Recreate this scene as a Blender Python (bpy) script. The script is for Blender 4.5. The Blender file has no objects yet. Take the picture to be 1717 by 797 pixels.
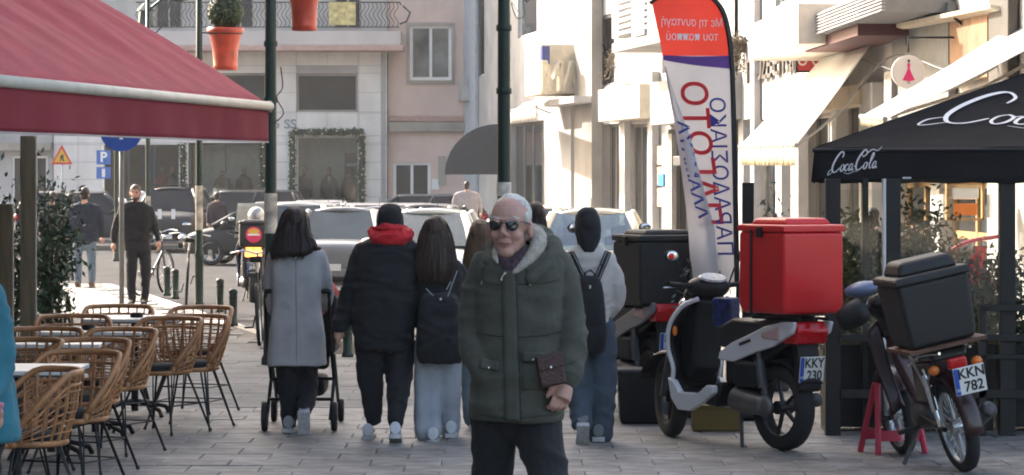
import bpy, math, random
from mathutils import Vector, Matrix, noise
random.seed(7)
S = bpy.context.scene
C = S.collection
# ---------------------------------------------------------------- camera, world, sun, exposure
F, HZ, CH, CX = 5000.0, 302.0, 1.8, 858.5      # focal length in photo pixels, horizon row, eye height, centre column
cam = bpy.data.objects.new('camera', bpy.data.cameras.new('camera')); C.objects.link(cam)
cam.location = (0, 0, CH); cam.rotation_euler = (math.radians(90), 0, 0)
cam.data.sensor_width = 36; cam.data.lens = 36 * F / 1717; cam.data.shift_y = -96.5 / 1717
cam.data.clip_end = 2000
S.camera = cam
S.render.resolution_x, S.render.resolution_y = 1024, 475
SUN_EL, SUN_AZ = math.radians(31), math.radians(43)   # azimuth: to the left of straight ahead
sv = Vector((-math.sin(SUN_AZ) * math.cos(SUN_EL), math.cos(SUN_AZ) * math.cos(SUN_EL), math.sin(SUN_EL)))
w = bpy.data.worlds.new('World'); S.world = w; w.use_nodes = True
nt = w.node_tree; sky = nt.nodes.new('ShaderNodeTexSky'); sky.sky_type = 'NISHITA'; sky.sun_disc = False
sky.sun_elevation = SUN_EL; sky.sun_rotation = -SUN_AZ; sky.air_density = 1.0; sky.dust_density = 5.0; sky.ozone_density = 1.0
bg = nt.nodes['Background']; wb = nt.nodes.new('ShaderNodeVectorMath'); wb.operation = 'MULTIPLY'; wb.inputs[1].default_value = (1.07, 1.0, 0.90)   # camera white balance on the whole sky
nt.links.new(sky.outputs[0], wb.inputs[0]); nt.links.new(wb.outputs[0], bg.inputs[0]); bg.inputs[1].default_value = 0.15
sun = bpy.data.objects.new('sun', bpy.data.lights.new('sun', 'SUN')); C.objects.link(sun)
sun.data.energy = 3.0; sun.data.angle = math.radians(0.5); sun.data.color = (1, 0.96, 0.90)
sun.rotation_euler = sv.to_track_quat('Z', 'Y').to_euler()
S.view_settings.view_transform = 'Standard'; S.view_settings.look = 'None'; S.view_settings.gamma = 1
S.view_settings.exposure = 2.0
# ---------------------------------------------------------------- helpers
def W(px, py, s): return Vector(((px - CX) / s, F / s, CH - (py - HZ) / s))
def mat(name, col, rough=0.7, metal=0.0, var=0.12, vs=6.0, bump=0.0, bs=60.0, stretch=None, emit=0, sheen=0, spec=None, coat=0, trans=0):
    m = bpy.data.materials.new(name); m.use_nodes = True; n = m.node_tree.nodes; l = m.node_tree.links
    b = n['Principled BSDF']; b.inputs['Roughness'].default_value = rough; b.inputs['Metallic'].default_value = metal
    if spec is not None: b.inputs['Specular IOR Level'].default_value = spec
    if coat: b.inputs['Coat Weight'].default_value = coat; b.inputs['Coat Roughness'].default_value = 0.05
    if sheen: b.inputs['Sheen Weight'].default_value = sheen
    if trans: b.inputs['Transmission Weight'].default_value = trans
    tc = n.new('ShaderNodeTexCoord'); mp = n.new('ShaderNodeMapping'); l.new(tc.outputs['Object'], mp.inputs[0])
    if stretch: mp.inputs['Scale'].default_value = stretch
    c = (col[0], col[1], col[2], 1)
    if var and vs < 2.5 and not stretch and var < .2: mp.inputs['Scale'].default_value = (1,1,.35)      # rain streaks on big walls
    if var:
        t = n.new('ShaderNodeTexNoise'); t.inputs['Scale'].default_value = vs; t.inputs['Detail'].default_value = 5
        l.new(mp.outputs[0], t.inputs['Vector'])
        r = n.new('ShaderNodeMapRange'); r.inputs[1].default_value = 0.3; r.inputs[2].default_value = 0.7
        r.inputs[3].default_value = 1 - var; r.inputs[4].default_value = 1 + var; l.new(t.outputs[0], r.inputs[0])
        mx = n.new('ShaderNodeVectorMath'); mx.operation = 'SCALE'; mx.inputs[0].default_value = c[:3]
        l.new(r.outputs[0], mx.inputs['Scale']); l.new(mx.outputs[0], b.inputs['Base Color'])
    else: b.inputs['Base Color'].default_value = c
    if bump:
        t2 = n.new('ShaderNodeTexNoise'); t2.inputs['Scale'].default_value = bs; t2.inputs['Detail'].default_value = 4
        l.new(mp.outputs[0], t2.inputs['Vector'])
        bp = n.new('ShaderNodeBump'); bp.inputs['Strength'].default_value = bump; bp.inputs['Distance'].default_value = 0.01
        l.new(t2.outputs[0], bp.inputs['Height']); l.new(bp.outputs[0], b.inputs['Normal'])
    if emit: b.inputs['Emission Color'].default_value = c; b.inputs['Emission Strength'].default_value = emit
    return m
def blotch(m, scale, amt, seed=0):      # worn, stained patches that run on across neighbouring pieces
    n = m.node_tree.nodes; l = m.node_tree.links; b = n['Principled BSDF']; src = b.inputs['Base Color'].links[0].from_socket
    g = n.new('ShaderNodeNewGeometry'); t = n.new('ShaderNodeTexNoise'); t.inputs['Scale'].default_value = scale; t.inputs['Detail'].default_value = 7; t.inputs['Roughness'].default_value = .65
    l.new(g.outputs['Position'], t.inputs['Vector']); r = n.new('ShaderNodeMapRange'); r.inputs[1].default_value = .35; r.inputs[2].default_value = .65; r.inputs[3].default_value = 1-amt; r.inputs[4].default_value = 1+amt*.6
    l.new(t.outputs[0], r.inputs[0]); x = n.new('ShaderNodeVectorMath'); x.operation = 'SCALE'; l.new(src, x.inputs[0]); l.new(r.outputs[0], x.inputs['Scale']); l.new(x.outputs[0], b.inputs['Base Color']); return m
def glass(name, tint=(0.9, 0.95, 0.95), clear=0.75, rough=0.03):
    m = bpy.data.materials.new(name); m.use_nodes = True; n = m.node_tree.nodes; l = m.node_tree.links
    n.remove(n['Principled BSDF']); o = n['Material Output']
    a = n.new('ShaderNodeBsdfTransparent'); a.inputs[0].default_value = (*tint, 1)
    g = n.new('ShaderNodeBsdfGlossy'); g.inputs['Roughness'].default_value = rough
    x = n.new('ShaderNodeMixShader'); x.inputs[0].default_value = 1 - clear
    fr = n.new('ShaderNodeFresnel'); ad = n.new('ShaderNodeMath'); ad.operation = 'ADD'; ad.use_clamp = True
    ad.inputs[1].default_value = 1 - clear; l.new(fr.outputs[0], ad.inputs[0]); l.new(ad.outputs[0], x.inputs[0])
    l.new(a.outputs[0], x.inputs[1]); l.new(g.outputs[0], x.inputs[2]); l.new(x.outputs[0], o.inputs[0])
    return m
def translucent(name, col, amt=0.5, bump=0.2, bs=30, var=0.08):
    m = mat(name, col, 0.85, var=var, bump=bump, bs=bs); n = m.node_tree.nodes; l = m.node_tree.links
    t = n.new('ShaderNodeBsdfTranslucent'); t.inputs[0].default_value = (*col, 1)
    x = n.new('ShaderNodeMixShader'); x.inputs[0].default_value = amt
    l.new(n['Principled BSDF'].outputs[0], x.inputs[1]); l.new(t.outputs[0], x.inputs[2]); l.new(x.outputs[0], n['Material Output'].inputs[0])
    return m
SCR = bpy.data.scenes.new('workbench')      # scratch scene in which shapes are merged, removed at the end
class MB:
    def __init__(s): s.v = []; s.f = []
    def add(s, vs, fs):
        o = len(s.v); s.v += [tuple(q) for q in vs]; s.f += [tuple(i + o for i in q) for q in fs]; return s
    def box(s, c, d, rz=0, M=None):
        x, y, z = d[0] / 2, d[1] / 2, d[2] / 2
        R = M or Matrix.Rotation(rz, 3, 'Z'); c = Vector(c)
        vs = [c + R @ Vector(p) for p in ((-x,-y,-z),(x,-y,-z),(x,y,-z),(-x,y,-z),(-x,-y,z),(x,-y,z),(x,y,z),(-x,y,z))]
        return s.add(vs, [(0,3,2,1),(4,5,6,7),(0,1,5,4),(1,2,6,5),(2,3,7,6),(3,0,4,7)])
    def rings(s, R, cap=True, closed=True):
        n = len(R[0]); vs = [p for r in R for p in r]; fs = []
        for i in range(len(R) - 1):
            for j in range(n if closed else n - 1):
                k = (j + 1) % n; fs.append((i*n+j, i*n+k, (i+1)*n+k, (i+1)*n+j))
        if cap: fs.append(tuple(range(n))[::-1]); fs.append(tuple((len(R)-1)*n + j for j in range(n)))
        return s.add(vs, fs)
    def tube(s, pts, r, n=8, cap=True, flat=None):
        pts = [Vector(p) for p in pts]; m = len(pts)
        if not isinstance(r, (list, tuple)): r = [r] * m
        R = []; up = None
        for i, p in enumerate(pts):
            d = (pts[min(i+1, m-1)] - pts[max(i-1, 0)])
            d = d.normalized() if d.length > 1e-9 else Vector((0,0,1))
            if up is None: up = Vector((0,0,1)) if abs(d.z) < 0.9 else Vector((1,0,0))
            a = d.cross(up)
            if a.length < 1e-6: a = d.cross(Vector((0,1,0)))
            a.normalize(); b = a.cross(d).normalized(); up = b
            R.append([p + (a * math.cos(t) + b * math.sin(t) * (flat or 1)) * r[i] for t in [2*math.pi*k/n for k in range(n)]])
        return s.rings(R, cap)
    def ball(s, c, r, n=16, m=10, M=None):
        c = Vector(c)
        if not isinstance(r, (list, tuple)): r = (r, r, r)
        R = []
        for i in range(1, m):
            a = math.pi * i / m
            ring = []
            for k in range(n):
                t = 2*math.pi*k/n; q = Vector((r[0]*math.sin(a)*math.cos(t), r[1]*math.sin(a)*math.sin(t), -r[2]*math.cos(a)))
                ring.append(c + (M @ q if M else q))
            R.append(ring)
        o = len(s.v); s.rings(R, False); q0 = Vector((0,0,-r[2])); q1 = Vector((0,0,r[2]))
        s.v += [tuple(c + (M @ q0 if M else q0)), tuple(c + (M @ q1 if M else q1))]; L = len(s.v)
        for k in range(n):
            s.f.append((o + (k+1) % n, o + k, L-2)); s.f.append((o+(m-2)*n+k, o+(m-2)*n+(k+1)%n, L-1))
        return s
    def lathe(s, prof, c=(0,0,0), n=20, M=None, cap=True):
        c = Vector(c); R = []
        for (r, z) in prof:
            R.append([c + ((M @ Vector((r*math.cos(t), r*math.sin(t), z))) if M else Vector((r*math.cos(t), r*math.sin(t), z))) for t in [2*math.pi*k/n for k in range(n)]])
        return s.rings(R, cap)
    def prism(s, poly, a, b, M=None, c=(0,0,0)):      # poly in (x,z), extruded y=a..b
        c = Vector(c); n = len(poly); f = lambda p: c + (M @ Vector(p) if M else Vector(p))
        vs = [f((x, a, z)) for x, z in poly] + [f((x, b, z)) for x, z in poly]
        return s.add(vs, [tuple(range(n)), tuple(range(2*n-1, n-1, -1))] + [(i, i+n, (i+1)%n+n, (i+1)%n) for i in range(n)])
    def grid(s, fn, nu, nv, thick=0):
        vs = [fn(i/nu, j/nv) for j in range(nv+1) for i in range(nu+1)]
        return s.add(vs, [(j*(nu+1)+i, j*(nu+1)+i+1, (j+1)*(nu+1)+i+1, (j+1)*(nu+1)+i) for j in range(nv) for i in range(nu)])
    def mesh(s, name='mesh', smooth=False):
        m = bpy.data.meshes.new(name); m.from_pydata(s.v, [], s.f); m.update()
        if smooth: m.polygons.foreach_set('use_smooth', [True]*len(m.polygons))
        return m
def link(name, mesh, material, parent=None, **kw):
    o = bpy.data.objects.new(name, mesh); C.objects.link(o)
    if material is not None:
        mesh.materials.clear(); mesh.materials.append(material)
    if parent: o.parent = parent
    for k, v in kw.items(): o[k] = v
    return o
def ob(name, mb, material, parent=None, smooth=False, bevel=0, seg=2, sub=0, solid=0, **kw):
    o = link(name, mb.mesh(name, smooth), material, parent, **kw)
    if solid: q = o.modifiers.new('solid', 'SOLIDIFY'); q.thickness = solid; q.offset = 0
    if bevel:
        q = o.modifiers.new('bevel', 'BEVEL'); q.width = bevel; q.segments = seg; q.limit_method = 'ANGLE'; q.angle_limit = math.radians(35)
        for p in o.data.polygons: p.use_smooth = True
        q.harden_normals = True
    if sub:
        q = o.modifiers.new('sub', 'SUBSURF'); q.levels = sub; q.render_levels = sub
    return o
def thing(name, label, cat, loc=(0,0,0), rz=0, group=None):
    o = bpy.data.objects.new(name, None); C.objects.link(o); o.location = loc; o.rotation_euler = (0,0,rz)
    o.empty_display_size = 0.2; o['label'] = label; o['category'] = cat
    if group: o['group'] = group
    return o
def struct(name, mb, m, parent=None, **kw):
    o = ob(name, mb, m, parent, **kw)
    if not parent: o['kind'] = 'structure'
    return o
def dup(root, loc=None, rz=None, label=None, group=None):
    r = root.copy(); C.objects.link(r)
    if loc is not None: r.location = loc
    if rz is not None: r.rotation_euler = (0,0,rz)
    if label: r['label'] = label
    if group: r['group'] = group
    for ch in list(root.children):
        c = ch.copy(); C.objects.link(c); c.parent = r
        for g in ch.children:
            d = g.copy(); C.objects.link(d); d.parent = c
    return r
def remesh(mb, voxel=0.012, smooth=4, fn=None, name='body'):
    """merge overlapping closed shapes into ONE continuous skin, then apply an optional displacement fn(co, no)->offset"""
    o = bpy.data.objects.new('t', mb.mesh('t')); SCR.collection.objects.link(o)
    q = o.modifiers.new('r', 'REMESH'); q.mode = 'VOXEL'; q.voxel_size = voxel
    if smooth: q = o.modifiers.new('s', 'SMOOTH'); q.factor = 0.5; q.iterations = smooth
    SCR.view_layers[0].update(); dg = SCR.view_layers[0].depsgraph
    m = bpy.data.meshes.new_from_object(o.evaluated_get(dg)); old = o.data
    bpy.data.objects.remove(o); bpy.data.meshes.remove(old)
    if fn:
        N = [v.normal.copy() for v in m.vertices]; co = []
        for v, n in zip(m.vertices, N): co.extend(v.co + n * fn(v.co))
        m.vertices.foreach_set('co', co)
    m.polygons.foreach_set('use_smooth', [True]*len(m.polygons)); m.name = name; m.update()
    return m
def text2d(txt, size=1.0, bold=0.0, sp=1.0, shear=0):
    cu = bpy.data.curves.new('t', 'FONT'); cu.body = txt; cu.size = size; cu.offset = bold; cu.space_character = sp; cu.shear = shear
    cu.align_x = 'CENTER'; cu.align_y = 'CENTER'; cu.resolution_u = 4
    o = bpy.data.objects.new('t', cu); SCR.collection.objects.link(o)
    SCR.view_layers[0].update(); dg = SCR.view_layers[0].depsgraph
    m = bpy.data.meshes.new_from_object(o.evaluated_get(dg))
    vs = [v.co.copy() for v in m.vertices]; fs = [tuple(p.vertices) for p in m.polygons]
    bpy.data.objects.remove(o); bpy.data.curves.remove(cu); bpy.data.meshes.remove(m)
    return vs, fs
def text(name, txt, size, M, material, parent=None, bold=0.0, wide=1.0, depth=0.0, **kw):
    """flat lettering, M maps text plane (x right, z up, y toward the back) to local space"""
    vs, fs = text2d(txt, size, bold)
    mb = MB(); mb.add([M @ Vector((v.x*wide, 0, v.y)) for v in vs], fs)
    return ob(name, mb, material, parent, solid=depth, **kw)
def T(loc, rz=0): return Matrix.Translation(loc) @ Matrix.Rotation(rz, 4, 'Z')
def lerp(a, b, t): return a + (b - a) * t
def interp(x, pts):
    if x <= pts[0][0]: return pts[0][1:]
    for a, b in zip(pts, pts[1:]):
        if x <= b[0]:
            t = (x - a[0]) / (b[0] - a[0]); return tuple(lerp(p, q, t) for p, q in zip(a[1:], b[1:]))
    return pts[-1][1:]
def smoothpath(pts, k=4):
    pts = [Vector(p) for p in pts]; out = []
    for i in range(len(pts)-1):
        p0, p1, p2, p3 = pts[max(i-1,0)], pts[i], pts[i+1], pts[min(i+2,len(pts)-1)]
        for j in range(k):
            t = j/k; out.append(0.5*((2*p1)+(p2-p0)*t+(2*p0-5*p1+4*p2-p3)*t*t+(3*p1-p0-3*p2+p3)*t**3))
    return out + [pts[-1]]
# ---------------------------------------------------------------- shared materials
M = {}
M['black_metal'] = mat('black painted metal', (0.01,0.01,0.011), 0.45, 0.3, bump=0.1)
M['green_metal'] = mat('dark green painted iron', (0.012,0.028,0.022), 0.4, 0.2, bump=0.1, bs=20)
M['steel'] = mat('brushed steel', (0.5,0.5,0.5), 0.3, 1.0, var=0.1)
M['chrome'] = mat('chrome', (0.7,0.7,0.7), 0.12, 1.0, var=0.03)
M['rubber'] = mat('tyre rubber', (0.02,0.02,0.021), 0.8, bump=0.3, bs=90)
M['black_plastic'] = mat('black plastic', (0.011,0.011,0.012), 0.5, spec=.3, bump=0.15, bs=200)
M['dark_grey'] = mat('dark grey plastic', (0.06,0.06,0.065), 0.5)
M['white_plastic'] = mat('pearl white panel', (0.62,0.63,0.66), 0.25, coat=0.4, var=0.03)
M['red_lens'] = mat('red lamp lens', (0.5,0.01,0.015), 0.15, var=0.2, vs=40)
M['orange_lens'] = mat('orange lamp lens', (0.7,0.17,0.02), 0.15)
M['white_paint'] = mat('white paint', (0.78,0.77,0.75), 0.5, var=0.05)
M['plate'] = mat('plate white', (0.72,0.72,0.7), 0.4, var=0.06, vs=40)
M['eu_blue'] = mat('plate blue', (0.02,0.08,0.42), 0.4)
M['ink'] = mat('black ink', (0.012,0.012,0.014), 0.5, var=0)
M['paper'] = mat('weathered paper', (0.6,0.56,0.5), 0.9, var=0.3, vs=14)
M['glass_dark'] = mat('dark window glass', (0.025,0.03,0.033), 0.06, 0.0, var=0.2, vs=2, spec=0.5)
M['glass_clear'] = glass('clear glass', (0.93,0.95,0.94), clear=0.98)
M['glass_shop'] = glass('shop window glass', (0.75,0.8,0.8), clear=0.95)
M['glass_car'] = glass('car window glass', (0.34,0.42,0.42), clear=0.82)
M['skin'] = mat('skin', (0.52,0.29,0.21), 0.55, var=0.1, vs=18, bump=0.15, bs=120, spec=0.35)
M['skin_old'] = mat('weathered ruddy skin', (0.50,0.29,0.235), 0.55, var=0.10, vs=18, bump=0.25, bs=120, spec=0.4)
M['leaf'] = mat('dark olive leaf', (0.045,0.07,0.03), 0.5, var=0.5, vs=3)
M['leaf2'] = mat('yellow green leaf', (0.14,0.15,0.05), 0.5, var=0.5, vs=3)
M['bark'] = mat('bark', (0.09,0.07,0.05), 0.9, bump=0.6, bs=30)
M['wood'] = mat('weathered wooden post', (0.16,0.125,0.075), 0.7, var=0.3, vs=4, bump=0.4, bs=25, stretch=(6,6,0.6))
M['rattan'] = mat('honey rattan', (0.38,0.175,0.07), 0.45, var=0.3, vs=12, bump=0.3, bs=60)
M['wall_white'] = mat('warm white render', (0.48,0.46,0.435), 0.9, var=0.08, vs=0.8, bump=0.25, bs=12)
M['wall_cream'] = mat('cream stone cladding', (0.36,0.325,0.28), 0.8, var=0.1, vs=1.2, bump=0.2, bs=10)
M['wall_pink'] = mat('pink render', (0.68,0.52,0.45), 0.9, var=0.07, vs=0.7, bump=0.3, bs=14)
M['marble'] = mat('pale marble cladding', (0.78,0.74,0.70), 0.55, var=0.1, vs=1.5, bump=0.05)
M['wall_grey'] = mat('grey render', (0.42,0.41,0.41), 0.9, var=0.1, vs=1, bump=0.3, bs=14)
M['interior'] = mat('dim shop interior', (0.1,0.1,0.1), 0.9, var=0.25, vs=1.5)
# ================================================================ GROUND
mr = mat('asphalt', (0.05,0.05,0.053), 1.0, spec=0.1, var=0.25, vs=1.2, bump=0.4, bs=80)
mp = mat('paving joint sand', (0.175,0.168,0.16), 0.95, var=0.2, vs=3)
PV = [mat('grey paving stone %d' % i, c, 0.6, var=0.42, vs=3.4 + i, bump=0.35, bs=30, spec=0.4) for i, c in enumerate([(0.205,0.198,0.19), (0.18,0.173,0.167), (0.225,0.216,0.207)])]
mk = mat('kerb stone', (0.42,0.39,0.35), 0.8, var=0.15, vs=3, bump=0.3)
for m_ in PV: blotch(m_, 1.1, .3); blotch(m_, 9.0, .22)
for k_, a_, b_ in (('marble', .5, .12), ('wall_white', .6, .22), ('wall_cream', .7, .22), ('wall_pink', .5, .14), ('wall_grey', .6, .2)): blotch(M[k_], a_, b_)
def flat(poly, z0, z1):
    mb = MB(); n = len(poly)
    mb.add([(x, y, z0) for x, y in poly] + [(x, y, z1) for x, y in poly],
           [tuple(range(n-1, -1, -1)), tuple(range(n, 2*n))] + [(i, (i+1)%n, (i+1)%n+n, i+n) for i in range(n)])
    return mb
struct('ground', MB().add([(-900,-100,-0.2),(900,-100,-0.2),(900,1500,-0.2),(-900,1500,-0.2)], [(0,1,2,3)]), mat('dry earth', (0.2,0.17,0.13), 0.95))
struct('road', flat([(-60,25),(14,25),(14,62.5),(60,63),(60,200),(-60,200)], -0.19, -0.12), mr)
PLAZA = [(-40,-30),(20,-30),(20,62),(3.3,62),(1.3,30.3),(-1.9,30.6),(-5.8,47),(-7,51.5),(-40,51.5)]
pav = struct('pavement', flat(PLAZA, -0.17, -0.014), mp)
struct('far_pavement', flat([(-60,95),(-3.6,95),(2.6,62.3),(4.2,62.3),(-1.0,98),(-1,100),(-60,100)], -0.17, 0.0), mat('pale paving', (0.36,0.33,0.3), 0.8, var=0.15))
def inside(x, y, P):
    r = False
    for i in range(len(P)):
        (x0, y0), (x1, y1) = P[i], P[i-1]
        if (y0 > y) != (y1 > y) and x < (x1-x0)*(y-y0)/(y1-y0)+x0: r = not r
    return r
pm = []
for k in range(6):
    mb = MB(); a, b = 0.2225, 0.1975
    t = [(random.uniform(-1,1)*0.0015) for _ in range(4)]
    mb.add([(-a,-b,-0.02),(a,-b,-0.02),(a,b,-0.02),(-a,b,-0.02),(-a,-b,-0.004),(a,-b,-0.004),(a,b,-0.004),(-a,b,-0.004),
            (-a+.008,-b+.008,t[0]),(a-.008,-b+.008,t[1]),(a-.008,b-.008,t[2]),(-a+.008,b-.008,t[3])],
           [(0,1,5,4),(1,2,6,5),(2,3,7,6),(3,0,4,7),(4,5,9,8),(5,6,10,9),(6,7,11,10),(7,4,8,11),(8,9,10,11)])
    m = mb.mesh('paving_stone'); m.materials.append(PV[k % 3]); pm.append(m)
cnt = 0; far = MB()
for j in range(84):
    y = 17.8 + j*0.4
    for i in range(-94 if j > 20 else -20, 46):
        x = i*0.45 + (0.225 if j % 2 else 0)
        if abs(x) > y*0.175 + 0.5: continue
        if y < 23.7 and cnt < 299 and x > -3.9:
            o = bpy.data.objects.new('paving_stone', random.choice(pm)); C.objects.link(o); o.parent = pav
            o.location = (x, y, random.uniform(-0.002, 0.002)); cnt += 1
        elif y < 51.3 and inside(x, y-.2, PLAZA) and inside(x-.3, y, PLAZA) and inside(x+.3, y+.2, PLAZA):
            z = random.uniform(-0.002, 0.002); a, b = 0.2225, 0.1975
            far.add([(x-a,y-b,z),(x+a,y-b,z),(x+a,y+b,z),(x-a,y+b,z),(x-a,y-b,z-.013),(x+a,y-b,z-.013),(x+a,y+b,z-.013),(x-a,y+b,z-.013)],
                    [(0,1,2,3),(0,4,5,1),(2,6,7,3),(1,5,6,2),(3,7,4,0)])
ob('paving_field', far, mat('paler paving stone', (0.24,0.23,0.215), 0.85, var=0.22, vs=1.6, bump=0.25), pav, kind='stuff')
def kerb_line(p, q, name='kerb'):
    p, q = Vector((*p,0)), Vector((*q,0)); L = (q-p).length; n = int(L/1.0); d = (q-p)/L
    for i in range(n):
        c = p + d*(L*(i+.5)/n)
        o = ob('kerb_stone', MB().box((0,0,-0.085), (L/n-0.012, 0.16, 0.18)), mk, pav, bevel=0.012, seg=1)
        o.location = c; o.rotation_euler.z = math.atan2(d.y, d.x)
for a, b in ((( -16,51.5),(-7,51.5)), ((-7,51.5),(-5.8,47)), ((-5.8,47),(-1.9,30.6)), ((-1.9,30.6),(1.3,30.3)), ((1.3,30.3),(3.3,62))): kerb_line(a, b)
# ================================================================ BUILDINGS
class Facade:
    """local frame: x along the wall, -y out towards the street, z up.  A = left end seen from the street"""
    def __init__(s, A, B, name, label, cat='building'):
        s.A = Vector((*A,0)); s.B = Vector((*B,0)); d = (s.B-s.A); s.L = d.length; s.d = d/s.L
        s.ang = math.atan2(d.y, d.x); s.n = Vector((s.d.y, -s.d.x, 0))        # out
        s.root = thing(name, label, cat, s.A, s.ang)
    def u(s, px, out=0):      # where the view column px meets the plane standing 'out' metres in front of the wall
        k = (px - CX)/F; A = s.A + s.n*out
        t = (k*A.y - A.x)/(s.d.x - k*s.d.y); return t
    def sc(s, px, out=0):
        p = s.A + s.n*out + s.d*s.u(px, out); return F/p.y
    def z(s, px, py, out=0): return CH - (py-HZ)/s.sc(px, out)
    def rect(s, px0, px1, py0, py1, out=0, ref=None):
        u0, u1 = s.u(px0, out), s.u(px1, out); r = ref if ref is not None else (px0+px1)/2
        z0, z1 = s.z(r, py1, out), s.z(r, py0, out)
        return min(u0,u1), max(u0,u1), z0, z1
    def pbox(s, name, px0, px1, py0, py1, out, thick, m, parent=None, bevel=0, ref=None, **kw):
        u0, u1, z0, z1 = s.rect(px0, px1, py0, py1, out, ref)
        return ob(name, MB().box(((u0+u1)/2, -out+thick/2, (z0+z1)/2), (u1-u0, thick, z1-z0)), m, parent or s.root, bevel=bevel, **kw)
    def wall(s, u0, u1, z0, z1, holes, m, name='wall', thick=0.3, panel=None, zp=None):
        us = sorted(set([u0,u1] + [h for r in holes for h in r[:2] if u0 < h < u1]))
        zs = sorted(set([z0,z1] + [h for r in holes for h in r[2:4] if z0 < h < z1]))
        if panel:
            def sub(L, st):
                o = [L[0]]
                for a, b in zip(L, L[1:]):
                    k = max(1, round((b-a)/st)); o += [a+(b-a)*(i+1)/k for i in range(k)]
                return o
            us, zs = sub(us, panel[0]), sub(zs, panel[1])
        mb = MB()
        for a, b in zip(us, us[1:]):
            for c, d in zip(zs, zs[1:]):
                x, y = (a+b)/2, (c+d)/2
                if any(h[0] < x < h[1] and h[2] < y < h[3] for h in holes): continue
                if panel:
                    ob('cladding_panel', MB().box((x, -0.015+random.uniform(-.003,.003), y), (b-a-0.014, 0.05, d-c-0.014)), m, s.root)
                else:
                    mb.add([(a,0,c),(b,0,c),(b,0,d),(a,0,d)], [(0,1,2,3)])
        if not panel:
            for h in holes:     # reveals
                a, b, c, d = h[:4]; t = thick
                mb.add([(a,0,c),(b,0,c),(b,0,d),(a,0,d),(a,t,c),(b,t,c),(b,t,d),(a,t,d)], [(0,4,5,1),(1,5,6,2),(2,6,7,3),(3,7,4,0)])
            ob(name, mb, m, s.root)
    def window(s, r, m, g, nx=2, nz=1, inset=0.12, fw=0.07, name='window', lab=None):
        a, b, c, d = r; y = inset; mb = MB()
        mb.box(((a+b)/2, y, c+fw/2), (b-a, .06, fw)).box(((a+b)/2, y, d-fw/2), (b-a, .06, fw))
        mb.box((a+fw/2, y, (c+d)/2), (fw, .06, d-c-2*fw)).box((b-fw/2, y, (c+d)/2), (fw, .06, d-c-2*fw))
        w_ = ob(name, mb, m, s.root)
        if lab: w_['label'] = lab
        for i in range(1, nx): ob('mullion', MB().box((a+(b-a)*i/nx, y, (c+d)/2), (fw*.9, .05, d-c-2*fw)), m, w_)
        for i in range(1, nz): ob('transom', MB().box(((a+b)/2, y+.003, c+(d-c)*i/nz), (b-a-2*fw, .044, fw*.8)), m, w_)
        for i in range(nx):
            x0, x1 = a+(b-a)*i/nx+fw/2, a+(b-a)*(i+1)/nx-fw/2
            ob('pane', MB().box(((x0+x1)/2, y+.012, (c+d)/2), (x1-x0, .012, d-c-fw*1.5)), g, w_)
        return w_
def shell(f, L, H, depth, m, name='side_wall', y0=0.31, z0=-.12):
    """the rest of the block: back, sides and roof"""
    ob(name, MB().box((L/2, y0+depth/2, (H+z0)/2), (L, depth, H-z0)), m, f.root)
# ---- marble shop building that closes the street
f1 = Facade((-15.07, 98.04), (-4.1, 98.04), 'shop_building', 'pale marble clad shop building closing the street, with a wrought iron balcony')
Z = lambda py: 1.8 - (py-302)/51.0
U = lambda px: f1.u(px)
holes = [(U(172),U(300),-.12,Z(243)), (U(316),U(440),-.12,Z(240)), (U(497),U(602),0.1,Z(228)), (U(345),U(447),Z(190),Z(123)), (U(497),U(600),Z(188),Z(110))]
f1.wall(0, f1.L, -.12, Z(85), holes, M['marble'], panel=(0.95, 0.62))
backing = MB()
f1.wall(0, f1.L, -.12, Z(85), holes, M['wall_grey'], name='backing_wall', thick=0.5)
# upper storeys over the balcony
up = [(U(x), U(x+46), Z(48), Z(-60)) for x in (260, 380, 560)]
f1.wall(0, f1.L, Z(85), 14, up, M['wall_white'], name='upper_wall')
for r in up: f1.window(r, M['wall_cream'], M['glass_dark'], 2, 1, name='balcony_door')
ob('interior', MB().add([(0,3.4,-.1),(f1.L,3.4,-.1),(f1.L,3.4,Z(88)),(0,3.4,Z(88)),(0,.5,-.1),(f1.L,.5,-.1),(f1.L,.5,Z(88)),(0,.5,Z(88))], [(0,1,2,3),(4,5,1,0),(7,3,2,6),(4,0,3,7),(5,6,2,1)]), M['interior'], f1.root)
ob('roof', MB().box((f1.L/2, 5, 14.15), (f1.L+.4, 11, .3)), M['wall_grey'], f1.root)
ob('side_wall', MB().box((f1.L/2, 6.7, 7), (f1.L-.02, 6.4, 14.1)), M['wall_grey'], f1.root)
for r, nx in ((holes[0],3), (holes[1],2), (holes[2],1)): f1.window(r, M['dark_grey'] if nx > 1 else M['steel'], M['glass_shop'], nx, 1, inset=.2, fw=.06, name='shop_window')
f1.window(holes[3], M['wall_cream'], M['glass_dark'], 1, name='window')
f1.window((U(497),U(600),Z(188),Z(124)), M['wall_cream'], M['glass_dark'], 1, name='window')
f1.pbox('shutter_box', 496, 601, 108, 123.5, 0.03, 0.2, M['wall_grey'])
f1.pbox('balcony_slab', 232, 672, 52, 76, 1.35, 1.35, M['wall_pink'] if 0 else mat('pale balcony concrete', (0.55,0.50,0.48), 0.8, var=0.1, vs=1), bevel=.02)
f1.pbox('balcony_edge', 230, 676, 76, 85, 1.42, 1.42, mat('pinkish stone edge', (0.5,0.33,0.29), 0.8), bevel=.02)
f1.pbox('drain_pipe', 639, 646, 88, 392, 0.14, 0.11, M['wall_grey'], bevel=.02)
sh_ = mat('blue grey sign', (0.25,0.29,0.34), 0.6)
text('shop_lettering', '35 SS', 0.42, T((U(472), -0.06, Z(209))), sh_, f1.root, bold=.01, wide=1.1, depth=.02)
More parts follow.
